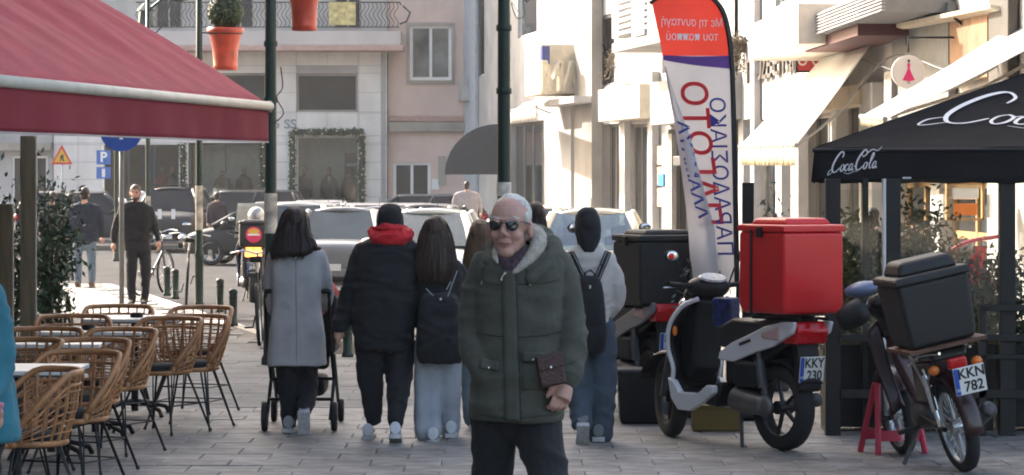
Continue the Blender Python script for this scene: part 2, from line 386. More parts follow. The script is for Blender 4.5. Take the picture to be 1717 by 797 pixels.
for a_, b_ in ((497,602),(318,438)): ob('display_backboard', MB().box(((U(a_)+U(b_))/2, 1.35, 1.75), (U(b_)-U(a_), .04, 3.3)), mat('cream display board', (0.75,0.7,0.64), .8, var=.1), f1.root)
ob('shelf_unit', MB().box((U(588), 1.1, 1.6), (.5,.3,2.2)), M['dark_grey'], f1.root)
for z_ in (1.1,1.5,1.9,2.3): ob('folded_clothes', MB().box((U(588), .93, z_), (.4,.06,.1)), M['white_paint'], f1.root, bevel=.02)
# railing
iron = mat('wrought iron', (0.05,0.05,0.055), 0.6, 0.5)
rail = ob('railing', MB().box((((U(236)+U(672))/2), -1.28, Z(8)), (U(672)-U(236), .05, .04)).box((((U(236)+U(672))/2), -1.28, Z(49)), (U(672)-U(236), .04, .03)), iron, f1.root)
bal = MB(); pts = [(0.07*math.sin(k/12*math.pi*3), -0.05*math.sin(k/12*math.pi), k/12*(Z(8)-Z(49))) for k in range(13)]
bal.tube(pts, .012, 5); bm_ = bal.mesh('baluster'); bm_.materials.append(iron)
k = U(240)
while k < U(672):
    o = bpy.data.objects.new('baluster', bm_); C.objects.link(o); o.parent = f1.root; o.location = (k, -1.28, Z(49)); k += 0.135
ob('side_railing', MB().tube([(U(672), -1.28, Z(8)), (U(672), -.1, Z(8))], .025, 6).tube([(U(673), -1.3, Z(44)), (U(684), -1.35, Z(40)), (U(690), -1.3, Z(25)), (U(678), -1.3, Z(14))], .03, 6), iron, f1.root)
ob('balcony_banner', MB().grid(lambda u, v: (lerp(U(556),U(600),u), -1.36-.03*math.sin(u*9), lerp(Z(46),Z(8),v)), 8, 3), mat('yellow and white cloth', (0.6,0.5,0.22), 0.9, var=.35, vs=6), f1.root)
# ---- pink building beside it
f2 = Facade((-4.085, 98.3), (-1.1, 98.3), 'pink_building', 'pink rendered building with a white double window, right of the marble shop building')
U2 = lambda px: f2.u(px)
h2 = [(U2(687),U2(757),Z(134),Z(42)), (U2(659),U2(722),-.12,Z(272))]
f2.wall(0, f2.L+1.2, -.12, 14, h2, M['wall_pink'], thick=.25)
f2.window(h2[0], M['white_paint'], mat('reflecting pane', (0.12,0.13,0.13), 0.05, var=.6, vs=1.5, spec=1), 2, fw=.1, name='window')
ob('window_surround', MB().box(((h2[0][0]+h2[0][1])/2, -.03, h2[0][2]-.07), (1.6,.12,.1)).box((h2[0][0]-.06,-.02,(h2[0][2]+h2[0][3])/2),(.1,.06,1.85)).box((h2[0][1]+.06,-.02,(h2[0][2]+h2[0][3])/2),(.1,.06,1.85)).box(((h2[0][0]+h2[0][1])/2, -.02, h2[0][3]+.05), (1.6,.06,.1)), M['wall_cream'], f2.root)
f2.window(h2[1], M['white_paint'], M['glass_dark'], 2, fw=.1, name='door')
f2.pbox('cornice', 652, 790, 205, 221, .28, .26, M['wall_cream'], bevel=.02)
f2.pbox('cornice_moulding', 652, 790, 195, 204, .16, .14, mat('dusty pink moulding', (0.42,0.27,0.23), 0.9), bevel=.02)
f2.pbox('notice_board', 724, 736, 300, 318, .05, .04, M['white_paint'])
f2.pbox('letter_box', 735, 748, 262, 310, .05, .04, M['wall_cream'])
ob('side_wall', MB().box((f2.L/2+.6, 5.3, 7), (f2.L+1.2, 10, 14.1)), M['wall_pink'], f2.root)
# ---- grey building far left
f3 = Facade((-19.5, 98.0), (-15.1, 98.0), 'grey_building', 'pale grey building at the far left behind the warning sign')
U3 = lambda px: f3.u(px)
h3 = [(U3(20), U3(80), 0.2, Z(262))]
f3.wall(0, f3.L, -.12, 13, h3, M['wall_grey'], thick=.3); f3.window(h3[0], M['white_paint'], M['glass_dark'], 3, name='shop_window')
ob('side_wall', MB().box((f3.L/2, 5.35, 6.4), (f3.L-.02, 10, 13)), M['wall_grey'], f3.root)
ob('cornice', MB().box((f3.L/2, -.2, Z(246)), (f3.L, .4, .25)), M['wall_cream'], f3.root)
# ---- right hand row, far part
f4 = Facade((-1.42, 98.0), (4.55, 61.0), 'white_building', 'sunlit white building with shops and a slatted balcony on the right side of the street')
def H(px0, px1, py0, py1, out=0): return f4.rect(px0, px1, py0, py1, out)
h4 = [f4.rect(798, 812, -90, 128), f4.rect(852, 912, 205, 378), f4.rect(1000, 1030, 25, 145), f4.rect(1008, 1038, 208, 385), f4.rect(1048, 1085, 208, 390), f4.rect(1120, 1180, 215, 400), f4.rect(868, 900, -60, 60), f4.rect(1110,1150,20,120)]
f4.wall(0, f4.L, -.12, 14, h4, M['wall_white'], thick=.35)
ob('side_wall', MB().box((f4.L/2, 5.4, 7), (f4.L-.02, 10, 14.1)), M['wall_cream'], f4.root)
wf = M['wall_cream']
for r, nx in ((h4[1],4), (h4[3],3), (h4[4],3), (h4[5],4)): f4.window(r, wf, M['glass_dark'], nx, name='shop_window', inset=.25)
for r in (h4[0], h4[2], h4[6], h4[7]): f4.window(r, M['white_paint'], M['glass_dark'], 1, name='window')
f4.pbox('corner_pilaster', 777, 797, -200, 370, .12, .1, mat('pale blue render', (0.42,0.46,0.5), 0.9))
f4.pbox('pilaster', 916, 957, 172, 386, .3, .28, M['wall_white'], bevel=.01)
f4.pbox('pilaster', 963, 992, -200, 386, .3, .28, M['wall_cream'], bevel=.01)
f4.pbox('pilaster', 1040, 1047, 140, 392, .18, .16, M['wall_white'], bevel=.01)
f4.pbox('pilaster', 1087, 1093, 120, 396, .2, .18, M['wall_white'], bevel=.01)
f4.pbox('fascia', 912, 962, 165, 176, .75, .73, M['wall_white'], bevel=.01)
f4.pbox('fascia', 1003, 1072, 146, 201, .5, .48, mat('cream fascia board', (0.62,0.56,0.44), 0.6), bevel=.01)
f4.pbox('fascia', 1090, 1210, 130, 205, .45, .43, M['wall_white'], bevel=.01)
for i in range(3): f4.pbox('stone_panel', 1094, 1114, 245+i*35, 277+i*35, .1, .09, mat('tan stone', (0.42,0.31,0.22), 0.8), bevel=.004)
bb = f4.pbox('balcony', 1026, 1108, 64, 80, 1.3, 1.28, M['wall_white'], bevel=.02)
for i in range(6): f4.pbox('balcony_slat', 1037, 1106, 2+i*11-12, 8+i*11-12, 1.32, .05, M['wall_grey'], bb)
f4.pbox('balcony_post', 1026, 1037, -60, 64, 1.3, .3, M['wall_white'], bb)
# projecting box sign, lettering
bs = f4.pbox('box_sign', 880, 907, 78, 160, 1.15, 1.1, mat('cream sign board', (0.66,0.58,0.44), 0.6), bevel=.015)
bs['label'] = 'blank cream box sign'
f4.pbox('sign_cap', 905, 909, 78, 108, 1.2, .2, mat('navy sign edge', (0.03,0.05,0.2), 0.5), bs)
u0 = f4.u(940, .7)
text('raised_lettering', 'ΕΛΜ', 1.0, Matrix.Translation((u0, -.5, f4.z(940,132,.7))) @ Matrix.Rotation(math.radians(-62), 4, 'Z'), mat('cream letters', (0.62,0.55,0.42), 0.6), f4.root, bold=.03, depth=.12, wide=.85)
f4.pbox('electric_box', 766, 778, 135, 170, .3, .25, M['wall_grey'], bevel=.01)
# ---- right hand row, near part
f5 = Facade((4.62, 60.9), (5.85, 26.0), 'corner_shop_building', 'weathered cream building on the right above the white shop awnings')
R5 = f5.rect
h5 = [R5(1246,1258,200,420), R5(1268,1300,200,420), R5(1310,1326,200,430), R5(1352,1392,190,470), R5(1405,1440,170,480), R5(1500,1560,300,560), R5(1575,1655,300,590), R5(1300,1330,-80,5)]
f5.wall(0, f5.L, -.12, 13, h5, M['wall_white'], thick=.35)
ob('side_wall', MB().box((f5.L/2, 5.4, 6.5), (f5.L-.02, 10, 13.1)), M['wall_cream'], f5.root)
wood = mat('golden wood frame', (0.42,0.24,0.08), 0.5, var=.3, vs=5)
for r, nx in ((h5[0],1),(h5[1],3),(h5[2],2),(h5[3],2),(h5[4],2)): f5.window(r, wf, M['glass_dark'], nx, name='shop_window', inset=.2)
for r, nx in ((h5[5],2),(h5[6],2)): f5.window(r, wood, M['glass_dark'], nx, nz=3, name='shop_window', inset=.2, fw=.12)
f5.window(h5[7], M['white_paint'], M['glass_dark'], 1)
for a, b, c, o_ in ((1258,1264,-100,.15),(1328,1338,150,.2),(1394,1402,110,.2),(1442,1462,140,.2),(1482,1494,120,.2)):
    f5.pbox('pilaster', a, b, c, 302+1.9*f5.sc((a+b)/2), o_, o_-.02, M['wall_white'], bevel=.01)
par = f5.pbox('parapet', 1256, 1338, 24, 88, 1.2, 1.18, mat('whitewashed parapet', (0.66,0.6,0.52), 0.9, var=.1), bevel=.02)
f5.pbox('brown_fascia', 1350, 1438, 50, 74, .8, .78, mat('maroon fascia', (0.10,0.03,0.03), 0.7), bevel=.01)
lv = f5.pbox('louvre_box', 1348, 1480, 4, 44, .9, .88, mat('grey louvre backing', (0.2,0.2,0.2), 0.7))
for i in range(7): f5.pbox('louvre', 1350, 1478, 6+i*5.4, 8.4+i*5.4, .95, .05, M['wall_grey'], lv)
f5.pbox('ochre_panel', 1592, 1655, 18, 135, .12, .1, mat('ochre painted panel', (0.27,0.13,0.05), 0.7, var=.4, vs=3), bevel=.01)
f5.pbox('dark_column', 1657, 1690, -40, 150, .14, .12, mat('dark brown column', (0.05,0.042,0.035), 0.7), bevel=.02)
f5.pbox('grey_panel', 1495, 1590, 20, 300, .12, .1, mat('blue grey panel', (0.16,0.17,0.175), 0.7, var=.15))
# thin sloping canopies
def canopy(name, pts, th, m, root=None):      # pts: 4 world corners
    n = (pts[1]-pts[0]).cross(pts[3]-pts[0]).normalized()*th
    o = thing(name[0], name[1], name[2], pts[0])
    vs = [p - pts[0] for p in pts] + [p - pts[0] + n for p in pts]
    return o, vs
def slab(vs): return MB().add(vs, [(0,1,2,3),(7,6,5,4),(0,4,5,1),(1,5,6,2),(2,6,7,3),(3,7,4,0)])
o, vs = canopy(('shop_canopy', 'thin cream board canopy on the weathered building, above the round dress sign', 'canopy'),
    [W(1418,64,114), W(1660,14,150), W(1690,22,150), W(1500,62,112)], .05, None)
ob('board', slab(vs), mat('cream canopy board', (0.62,0.55,0.42), 0.7), o)
ob('bracket', MB().tube([W(1520,45,126)-o.location, W(1520,75,126)-o.location, W(1555,75,126)-o.location], .02, 6), M['black_metal'], o)
ob('bracket', MB().tube([W(1600,30,140)-o.location, W(1640,62,140)-o.location], .02, 6), M['black_metal'], o)
o, vs = canopy(('tile_canopy', 'old brown tiled canopy under the grey louvres, above the nearer white awning', 'canopy'),
    [W(1322,50,92), W(1400,38,112), W(1560,22,128), W(1500,34,108)], .09, None)
ob('tile_sheet', slab(vs), mat('brown roof tiles', (0.22,0.14,0.11), 0.8, var=.4, vs=4), o)
# lettering on the white wall, red signs
u0 = f5.u(1290, .1)
text('wall_lettering', 'ΠΛΟΖΕ-ΕΙΤΩΝ', 0.62, Matrix.Translation((u0, -.06, f5.z(1290,111,.1))) @ Matrix.Diagonal((9.4,1,1,1)), mat('bronze letters', (0.06,0.05,0.04), 0.5), f5.root, depth=.05, bold=.01, wide=.2)
def hang_sign(px0, px1, py0, py1, s, name, label, m, th=.08):
    c = W((px0+px1)/2, (py0+py1)/2, s); o = thing(name, label, 'sign', c)
    ob('board', MB().box((0,0,0), ((px1-px0)/s, th, (py1-py0)/s)), m, o, bevel=.006); return o
dark = mat('dark sign board', (0.04,0.03,0.035), 0.5)
o = hang_sign(1333, 1385, 84, 122, 103, 'hanging_sign', 'dark hanging sign with a red panel and a white letter, left above the lit awning', dark)
ob('red_panel', MB().box((-.02,-.045,-.01), (.38,.01,.28)), mat('red sign face', (0.55,0.04,0.05), 0.5), o)
text('lettering', 'Θ Ο', 0.22, T((-.02,-.055,0)), M['white_paint'], o, bold=.005)
o = hang_sign(1424, 1452, 116, 150, 104, 'hanging_sign', 'small dark and red sign tucked under the lit white awning', dark)
ob('red_panel', MB().box((0,-.045,.02), (.2,.01,.16)), bpy.data.materials['red sign face'], o)
text('lettering', 'N', 0.14, T((0,-.055,.02)), M['white_paint'], o)
# round sign with pink dress
c = W(1523, 121, 138); o = thing('round_sign', 'round white projecting sign with a woman in a pink dress', 'sign', c)
RY = Matrix.Rotation(math.pi/2, 3, 'X')
ob('disc', MB().lathe([(.19,-.04),(.205,-.03),(.205,.03),(.19,.04)], n=36, M=RY), mat('white lit acrylic', (0.75,0.72,0.66), 0.4, var=.03), o)
pk = mat('pink print', (0.75,0.02,0.16), 0.5, var=0)
ob('dress_print', MB().prism([(-.02,.10),(.02,.10),(.012,.04),(.035,-.02),(.075,-.10),(.0,-.115),(-.075,-.10),(-.035,-.02),(-.012,.04)], -.047,-.044), pk, o)
ob('figure_print', MB().lathe([(.016,-.001),(.016,.001)], (0,-.046,.135), 12, RY).box((0,-.046,.112),(.01,.003,.02)).box((-.008,-.046,-.13),(.006,.003,.03)).box((.008,-.046,-.13),(.006,.003,.03)), M['ink'], o)
ob('hanger', MB().tube([(0,0,.24),(0,0,.42),(.9,0,.42)], .015, 6), M['black_metal'], o)
# dry hanging plants, cables, air conditioner, small lamps on the sunlit facades
def dry_plant(px, py, s_, wd, label, seed):
    c = W(px, py, s_); o = thing('hanging_plant', label, 'plant', c, 0); rnd = random.Random(seed); lf = MB()
    ob('basket', MB().lathe([(.12,-.1),(.2,.05),(.21,.08),(.15,.08)], n=16), M['bark'], o)
    for k in range(26):
        x = rnd.uniform(-wd,wd); P = smoothpath([(x*.3,0,.06),(x*.7,rnd.uniform(-.15,.15),.12),(x,rnd.uniform(-.2,.2),-rnd.uniform(.1,.75))], 3)
        lf.tube(P, .008, 4)
        for q in P[2:]:
            for j in range(9):
                d = Vector((rnd.gauss(0,.05),rnd.gauss(0,.05),rnd.gauss(0,.06))); a = Vector((rnd.gauss(0,1),rnd.gauss(0,1),rnd.gauss(0,1))).normalized()*.035; b = a.orthogonal().normalized()*.02
                i = len(lf.v); lf.v += [tuple(q+d-a), tuple(q+d+b), tuple(q+d+a), tuple(q+d-b)]; lf.f.append((i,i+1,i+2,i+3))
    ob('dry_foliage', lf, mat('dry brown foliage %d' % seed, (0.16,0.12,0.07), .8, var=.5), o, kind='stuff')
dry_plant(1062, 92, 68, .75, 'dry brown hanging plant under the slatted balcony, left of the flag', 1)
dry_plant(1252, 80, 84, .45, 'dry brown hanging plant at the corner below the whitewashed parapet', 2)
c = W(1005, 100, 66); o = thing('wall_lantern', 'black wall lantern under the slatted balcony', 'lantern', c)
ob('lantern_body', MB().lathe([(.05,-.2),(.13,-.12),(.15,.1),(.05,.2)], n=8), M['black_metal'], o); ob('bracket', MB().tube([(0,0,.2),(0,0,.35),(.5,.1,.35)], .02, 6), M['black_metal'], o)
for pts, lb in ((((875,-6,60),(880,24,60),(866,30,60),(858,4,60),(880,40,61)), 'loop of black cable hanging from the top of the far sunlit facade'), (((1240,60,92),(1330,110,95),(1420,96,110),(1500,120,130)), 'thin black cable sagging across the near facade'), (((1440,150,118),(1500,92,128),(1600,120,140),(1690,80,150)), 'thin dark cable strung behind the white awnings')):
    P = smoothpath([W(*p) for p in pts], 6); o = thing('overhead_cable', lb, 'cable', P[0]); ob('wire', MB().tube([p-P[0] for p in P], .014, 5), M['black_plastic'], o)
u0_ = f4.u(1172, .35); ac = thing('air_conditioner', 'white air conditioner box on the far white facade, right of the flag', 'air conditioner', W(1246, 165, 82))
ob('casing', MB().box((0,0,0), (.35,.8,.6)), M['white_paint'], ac, bevel=.02); ob('fan_grille', MB().lathe([(.2,0),(.2,.02),(.04,.03)], (-.0,-.4,0), 20, Matrix.Rotation(math.pi/2, 3, 'X')), M['dark_grey'], ac)
for px0, px1, y0, y1 in ((1110,1126,225,392),(1160,1166,215,398),(1196,1204,140,400)): f4.pbox('pilaster', px0, px1, y0, y1, .12, .1, M['wall_cream'])
f4.pbox('blue_notice', 1103, 1112, 292, 312, .16, .04, mat('blue notice', (0.03,0.25,0.6), .4, var=0))
f4.pbox('wall_lamp', 1128, 1140, 262, 278, .4, .3, M['dark_grey'], bevel=.02)
for a, b, c_, d in ((1062,1080,-40,60),(1140,1176,-60,10),(955,962,-100,120)): f4.pbox('shutter', a, b, c_, d, .06, .05, M['wall_grey'])
f5.pbox('red_shop_fascia', 1500, 1590, 230, 292, .3, .28, mat('brown red fascia', (0.16,0.06,0.04), .6, var=.3), bevel=.01)
f5.pbox('cream_fascia', 1345, 1440, 150, 184, .25, .23, mat('stained cream fascia', (0.45,0.36,0.25), .7, var=.3, vs=1.5), bevel=.01)
# ---- left side blocks outside the frame: they shade the foreground
for (x0, y0, y1, nm, lb, hh) in ((-4.95, -25, 26.8, 'cafe_building', 'tall cafe building that carries the red awning, out of frame to the left', 15), (-7.15, 27, 41.0, 'neighbour_building', 'tall plain building beyond the cafe building, out of frame to the left', 15)):
    f = Facade((x0, y0), (x0, y1), nm, lb)
    hs = [(a, a+1.3, z, z+1.6) for a in [1.5+i*3 for i in range(int((y1-y0)/3)-0)] if a+1.5 < y1-y0 for z in (1.0, 5.0, 8.3, 11.6)]
    f.wall(0, f.L, 0, hh, hs, M['wall_cream'])
    for h in hs[::1]: f.window(h, M['white_paint'], M['glass_dark'], 2)
    ob('side_wall', MB().box((f.L/2, 4.4, hh/2), (f.L-.02, 8, hh)), M['wall_grey'] if x0 > -6 else mat('brown party wall', (0.035,0.035,0.035), 0.9), f.root)
# ================================================================ shop awnings on the right
wa = translucent('white awning canvas', (0.85,0.84,0.8), .1)
def wall_awning(label, n0, n1, t0, t1, val, m, group=None, frill=None):
    """n0,n1 front bar ends (far, near), t0,t1 the top ends"""
    o = thing('wall_awning', label, 'awning', n1)
    n0, n1, t0, t1 = [p - n1 for p in (n0, n1, t0, t1)]
    ob('canvas', MB().grid(lambda u, v: (n0.lerp(n1, u)).lerp(t0.lerp(t1, u), v) + Vector((0,0,-.03*math.sin(v*math.pi)+.006*math.sin(u*60))), 24, 8), m, o, smooth=True, solid=.006)
    ob('front_bar', MB().tube([n0, n1], .03, 8), M['wall_cream'], o)
    for u in (0, .5, 1): ob('folding_arm', MB().tube([n0.lerp(n1,u)-Vector((0,0,.04)), n0.lerp(n1,u).lerp(t0.lerp(t1,u), .55)-Vector((-.1,0,.28)), t0.lerp(t1,u)-Vector((0,0,.35))], .022, 6), M['wall_cream'], o)
    if val: ob('valance', MB().grid(lambda u, v: n0.lerp(n1,u)+Vector((.02*math.sin(u*80), 0, -v*val)), 80, 2), frill or m, o, smooth=True, solid=.004)
    return o
stripe = mat('striped valance', (0.55,0.47,0.3), 0.8, var=.6, vs=14, stretch=(2,1,.05))
o = wall_awning('sunlit white sloping awning with a striped valance, left of the round dress sign', W(1240,246,104), W(1335,243,118), W(1397,76,106), W(1462,72,118), .3, wa, frill=stripe)
gr = ob('lattice', MB(), None, o) if 0 else None
for i in range(9):
    a = W(1388+i*9, 98-i*1.2, 112) - o.location; b = W(1398+i*9, 74-i*.6, 112) - o.location
    ob('lattice_slat', MB().tube([a+Vector((0,-.45,.12)), b+Vector((0,-.45,.12))], .014, 5), M['dark_grey'], o)
wall_awning('sunlit white sloping awning just behind the black cola canopy', W(1444,196,148), W(1484,200,160), W(1745,14,150), W(1800,40,160), .1, wa, frill=stripe)
# small awning + grey dome awning on the far right row
wall_awning('small dirty cream awning over the far shop under the blank box sign', W(856,186,62), W(900,178,68), W(880,172,62), W(925,164,68), .35, mat('dirty cream canvas', (0.42,0.38,0.33), .9, var=.3))
o = thing('dome_awning', 'grey rounded dome awning over the far shop entrance', 'awning', W(835, 293, 57))
def dome(u, v):
    a = v*math.pi/2; r = 1.45
    return Vector((-r*math.sin(a)*1.05 , -u*1.5, r*math.cos(a)))
ob('canvas', MB().grid(dome, 6, 10), mat('grey canvas', (0.018,0.025,0.036), .8, var=.1), o, smooth=False, solid=.02)
ob('side_canvas', MB().prism([(0,0)]+[(-1.52*math.sin(k/10*math.pi/2)*1.0, 1.45*math.cos(k/10*math.pi/2)) for k in range(11)], -1.52, -1.5), bpy.data.materials['grey canvas'], o)
# ================================================================ PEOPLE
from mathutils.bvhtree import BVHTree
def cloth(name, col, bump=.5, bs=220, **k): return mat(name, col, 0.85, var=.14, vs=7, bump=bump, bs=bs, sheen=0.05, **k)
def hairmat(name, col): return mat(name, col, 0.5, var=.35, vs=1.0, bump=.7, bs=1.6, stretch=(70,70,5), spec=.35)
HAIR = {'dark': hairmat('dark brown hair', (0.03,0.018,0.015)), 'brown': hairmat('brown hair', (0.05,0.031,0.022)),
        'light': hairmat('light brown hair', (0.12,0.07,0.04)), 'white': hairmat('short white hair', (0.55,0.54,0.52)), 'black': hairmat('black hair', (0.01,0.009,0.009))}
def folds(a=.005, fx=7, fz=13, seed=0, b=.0015):
    sd = Vector((seed*3.1, seed*1.7, seed))
    def f(c):
        q = Vector((c.x*fx, c.y*fx, c.z*fz)) + sd
        n1 = noise.noise(q + noise.noise_vector(q*.5)*.8); return 1.45*a*(1-2.2*abs(n1)) + b*noise.noise(c*45) + .35*a*noise.noise(q*2.7)
    return f
def drape(a=.01, fx=14, seed=0):
    sd = Vector((seed*2.3, seed, seed))
    def f(c):
        q = Vector((c.x*fx, c.y*fx, c.z*1.6)) + sd
        return a*noise.noise(q) + .3*a*noise.noise(Vector((c.x*20, c.y*20, c.z*18)) + sd)
    return f
class Fig:
    def __init__(s, label, x0, sc, ground=None, group=None, zg=0.0):
        s.s, s.x0 = sc, x0; p = W(x0, 302 + 1.8*sc, sc)
        s.zg = zg; s.root = thing('person', label, 'person', (p.x, p.y, zg), 0, group)
    def L(s, px, py, dy=0): return Vector(((px-s.x0)/s.s, dy, CH-(py-HZ)/s.s - s.zg))
    def rows(s, mb, rows, n=26, p=0.8, grow=0.0, cap=True):
        R = []
        for (py, xl, xr, ry, dy) in rows:
            c = s.L((xl+xr)/2, py, dy); rx = (xr-xl)/2/s.s + grow; ry = ry + grow; ring = []
            for k in range(n):
                t = 2*math.pi*k/n; a, b = math.cos(t), math.sin(t)
                ring.append(c + Vector((rx*math.copysign(abs(a)**p, a), ry*math.copysign(abs(b)**p, b), 0)))
            R.append(ring)
        return mb.rings(R[::-1], cap)
    def smooth_rows(s, rows, k=3):
        out = []
        for i in range(len(rows)-1):
            p0, p1, p2, p3 = rows[max(i-1,0)], rows[i], rows[i+1], rows[min(i+2,len(rows)-1)]
            for j in range(k):
                t = j/k; out.append(tuple(0.5*((2*b)+(c-a)*t+(2*a-5*b+4*c-d)*t*t+(3*b-a-3*c+d)*t**3) for a, b, c, d in zip(p0,p1,p2,p3)))
        return out + [rows[-1]]
    def limb(s, mb, pts, k=1.0, add=0.0, n=14, flat=None, kk=4):
        P = [s.L(*q[:3]) for q in pts]; P = smoothpath(P, kk); R = []
        for i in range(len(pts)-1):
            for j in range(kk): R.append(lerp(pts[i][3], pts[i+1][3], j/kk)*k + add)
        R.append(pts[-1][3]*k + add)
        for a, r in ((0, R[0]), (-1, R[-1])): mb.ball(P[a], r*.97, 12, 8)
        return mb.tube(P, R, n, flat=flat)
def head_shape(mb, c, M, k=1.0, neck=.055):
    def b(p, r): mb.ball(c + M @ (Vector(p)*k), tuple(q*k for q in r), 20, 14, M)
    def t(ps, rs): mb.tube([c + M @ (Vector(p)*k) for p in ps], [r*k for r in rs], 10)
    b((0,.014,.028), (.073,.092,.085)); b((0,-.02,-.04), (.057,.064,.062)); b((0,-.055,-.092), (.031,.027,.024))
    b((0,.0,-.06), (.053,.06,.045)); b((0,-.03,-.075), (.046,.047,.03)); b((.034,-.06,-.03), (.024,.022,.022)); b((-.034,-.06,-.03), (.024,.022,.022))
    b((0,-.066,.022), (.05,.018,.013)); b((0,-.082,-.058), (.024,.012,.016))
    t([(0,-.08,.016),(0,-.096,-.008),(0,-.108,-.028)], [.008,.0105,.013]); b((.011,-.094,-.031),(.009,.011,.008)); b((-.011,-.094,-.031),(.009,.011,.008))
    for s_ in (-1,1): b((s_*.077,.008,-.012), (.011,.02,.033))
    t([(0,.03,-.04),(0,.03,-.1),(0,.035,-.19)], [neck,neck*.97,neck*1.15])
def hand_shape(mb, w, d, a, n, k=1.0, curl=.5):
    """w wrist, d along the hand, a across (towards the thumb), n palm side"""
    d, a, n = [Vector(q).normalized() for q in (d, a, n)]; w = Vector(w)
    mb.tube([w-d*.03*k, w+d*.01*k, w+d*.05*k, w+d*.09*k], [.024*k,.027*k,.037*k,.038*k], 12, flat=1)
    for i, (o, L) in enumerate(((.034,.072),(.0118,.08),(-.0108,.075),(-.0325,.058))):
        p = w + d*.088*k + a*o*k; pts = [p]
        for j, f in enumerate((.42,.33,.25)):
            ang = curl*(j+.6); pts.append(pts[-1] + (d*math.cos(ang) + n*math.sin(ang))*L*f*k)
        mb.tube(pts, [.0098*k,.0092*k,.0085*k,.0072*k], 8); mb.ball(pts[-1], .008*k, 8, 6)
    p = w + d*.025*k + a*.03*k; e = p + (a*.7+d*.7+n*.3).normalized()*.04*k; e2 = e + (d*.85+n*.5).normalized()*.032*k
    mb.tube([p, e, e2], [.015*k,.0125*k,.0095*k], 8); mb.ball(e2, .0095*k, 8, 6)
def make_person(fig, head, torso, arms, legs, feet, cols, top='jacket', yaw=0, pitch=0, facing=1, voxel=.013, hk=1.0,
                topfold=None, legfold=None, hands=None, hem_flare=True, skinm=None, shoe='shoe', longtop=False):
    """head (px,py) centre; torso rows; arms [[(px,py,dy,r)..]..]; legs same; feet [(px,py,dy,len,pitch)]; facing +1 away from the camera"""
    r = fig.root; skin = skinm or M['skin']
    Mh = Matrix.Rotation((math.pi if facing > 0 else 0) + yaw, 3, 'Z') @ Matrix.Rotation(pitch, 3, 'X')
    fig.facing = facing; hc = fig.L(*head); fig.hc = hc.copy(); b = MB(); head_shape(b, hc, Mh, hk)
    if torso: fig.rows(b, [(p, lerp((xl+xr)/2, xl, .8), lerp((xl+xr)/2, xr, .8), ry*.7, dy) for p, xl, xr, ry, dy in torso[:len(torso)]])
    for a in arms: fig.limb(b, a, .6)
    for l in legs: fig.limb(b, l, .62)
    for i, a in enumerate(arms):
        if hands and hands[i]:
            h = hands[i]; hand_shape(b, fig.L(*a[-1][:3]) + Vector((0,0,-.01)), h[0], h[1], h[2], h[3] if len(h) > 3 else 1.0, h[4] if len(h) > 4 else .5)
    body = link('body', remesh(b, voxel*.8 if voxel > .009 else .0046, 2 if voxel > .009 else 2), skin, r)
    if torso:
        t = MB(); fig.rows(t, fig.smooth_rows(torso))
        for a in arms: fig.limb(t, a)
        tm = remesh(t, voxel, 5, topfold or folds(.006, 7, 13, fig.x0), top)
        fig.top = link(top, tm, cols['top'], r)
    if legs and 'legs' in cols:
        t = MB()
        for l in legs: fig.limb(t, l)
        if torso:
            q = torso[-1]; hx = [l[0] for l in legs]
            c = fig.L((hx[0][0]+hx[-1][0])/2, min(h[1] for h in hx), hx[0][2])
            t.ball(c, (abs(hx[0][0]-hx[-1][0])/2/fig.s+hx[0][3]*.85, .12, .12), 16, 10)
        link('trousers', remesh(t, voxel, 4, legfold or folds(.006, 9, 9, fig.x0+2), 'trousers'), cols['legs'], r)
    for q in feet:
        px, py, dy, ln, pt = q[:5]; f = facing; yw = q[5] if len(q) > 5 else 0
        c = Vector(((px-fig.x0)/fig.s, dy, 0)); c.z = fig.L(px, py).z
        R = Matrix.Rotation(yw, 3, 'Z') @ Matrix.Rotation(pt*f, 3, 'X'); sm = MB(); so = MB()
        prof = [(-.53,.034,.085,.05),(-.52,.038,.092,.05),(-.50,.04,.095,.05),(-.42,.04,.08,.05),(-.2,.04,.09,.05),(0,.041,.07,.035),(.25,.047,.052,.026),(.42,.04,.04,.02),(.52,.02,.03,.012)]
        rg, rs = [], []
        for yy, wx, hz, _ in prof:
            rg.append([c + R @ Vector((wx*math.cos(t), f*(yy*ln+.02), .03+ (hz*(.5+.5*math.sin(t))))) for t in [2*math.pi*k/14 for k in range(14)]])
            rs.append([c + R @ Vector((wx*1.08*x_, f*(yy*ln*1.03+.02), z_)) for x_, z_ in ((-1,0),(-1,.032),(1,.032),(1,0))])
        sm.rings(rg); so.rings(rs); s_ = ob(shoe, sm, cols['shoe'], r, smooth=True, sub=1); ob('sole', so, cols.get('sole', cols['shoe']), s_, bevel=.006)
    return body
def bvh_of(o):
    return BVHTree.FromPolygons([v.co for v in o.data.vertices], [tuple(p.vertices) for p in o.data.polygons])
def patch(fig, bvh, corners, nu, nv, off=.004):
    """a strip of cloth laid on the garment: corners tl,tr,br,bl in traced coordinates"""
    tl, tr, br, bl = [Vector(c) for c in corners]; last = [0.0]
    def f(u, v):
        q = tl.lerp(tr, u).lerp(bl.lerp(br, u), v); p = fig.L(q.x, q.y, -2.0)
        hit = bvh.ray_cast(p, Vector((0,1,0)))[0]
        if hit: last[0] = hit.y
        return Vector((p.x, last[0]-off, p.z))
    return MB().grid(f, nu, nv)
def line_on(fig, bvh, pts, off=.004, k=5):
    out = []; last = 0
    for q in smoothpath([Vector((*p,0)) for p in pts], k):
        p = fig.L(q.x, q.y, -2.0); hit = bvh.ray_cast(p, Vector((0,1,0)))[0]
        if hit: last = hit.y
        out.append(Vector((p.x, last-off, p.z)))
    return out
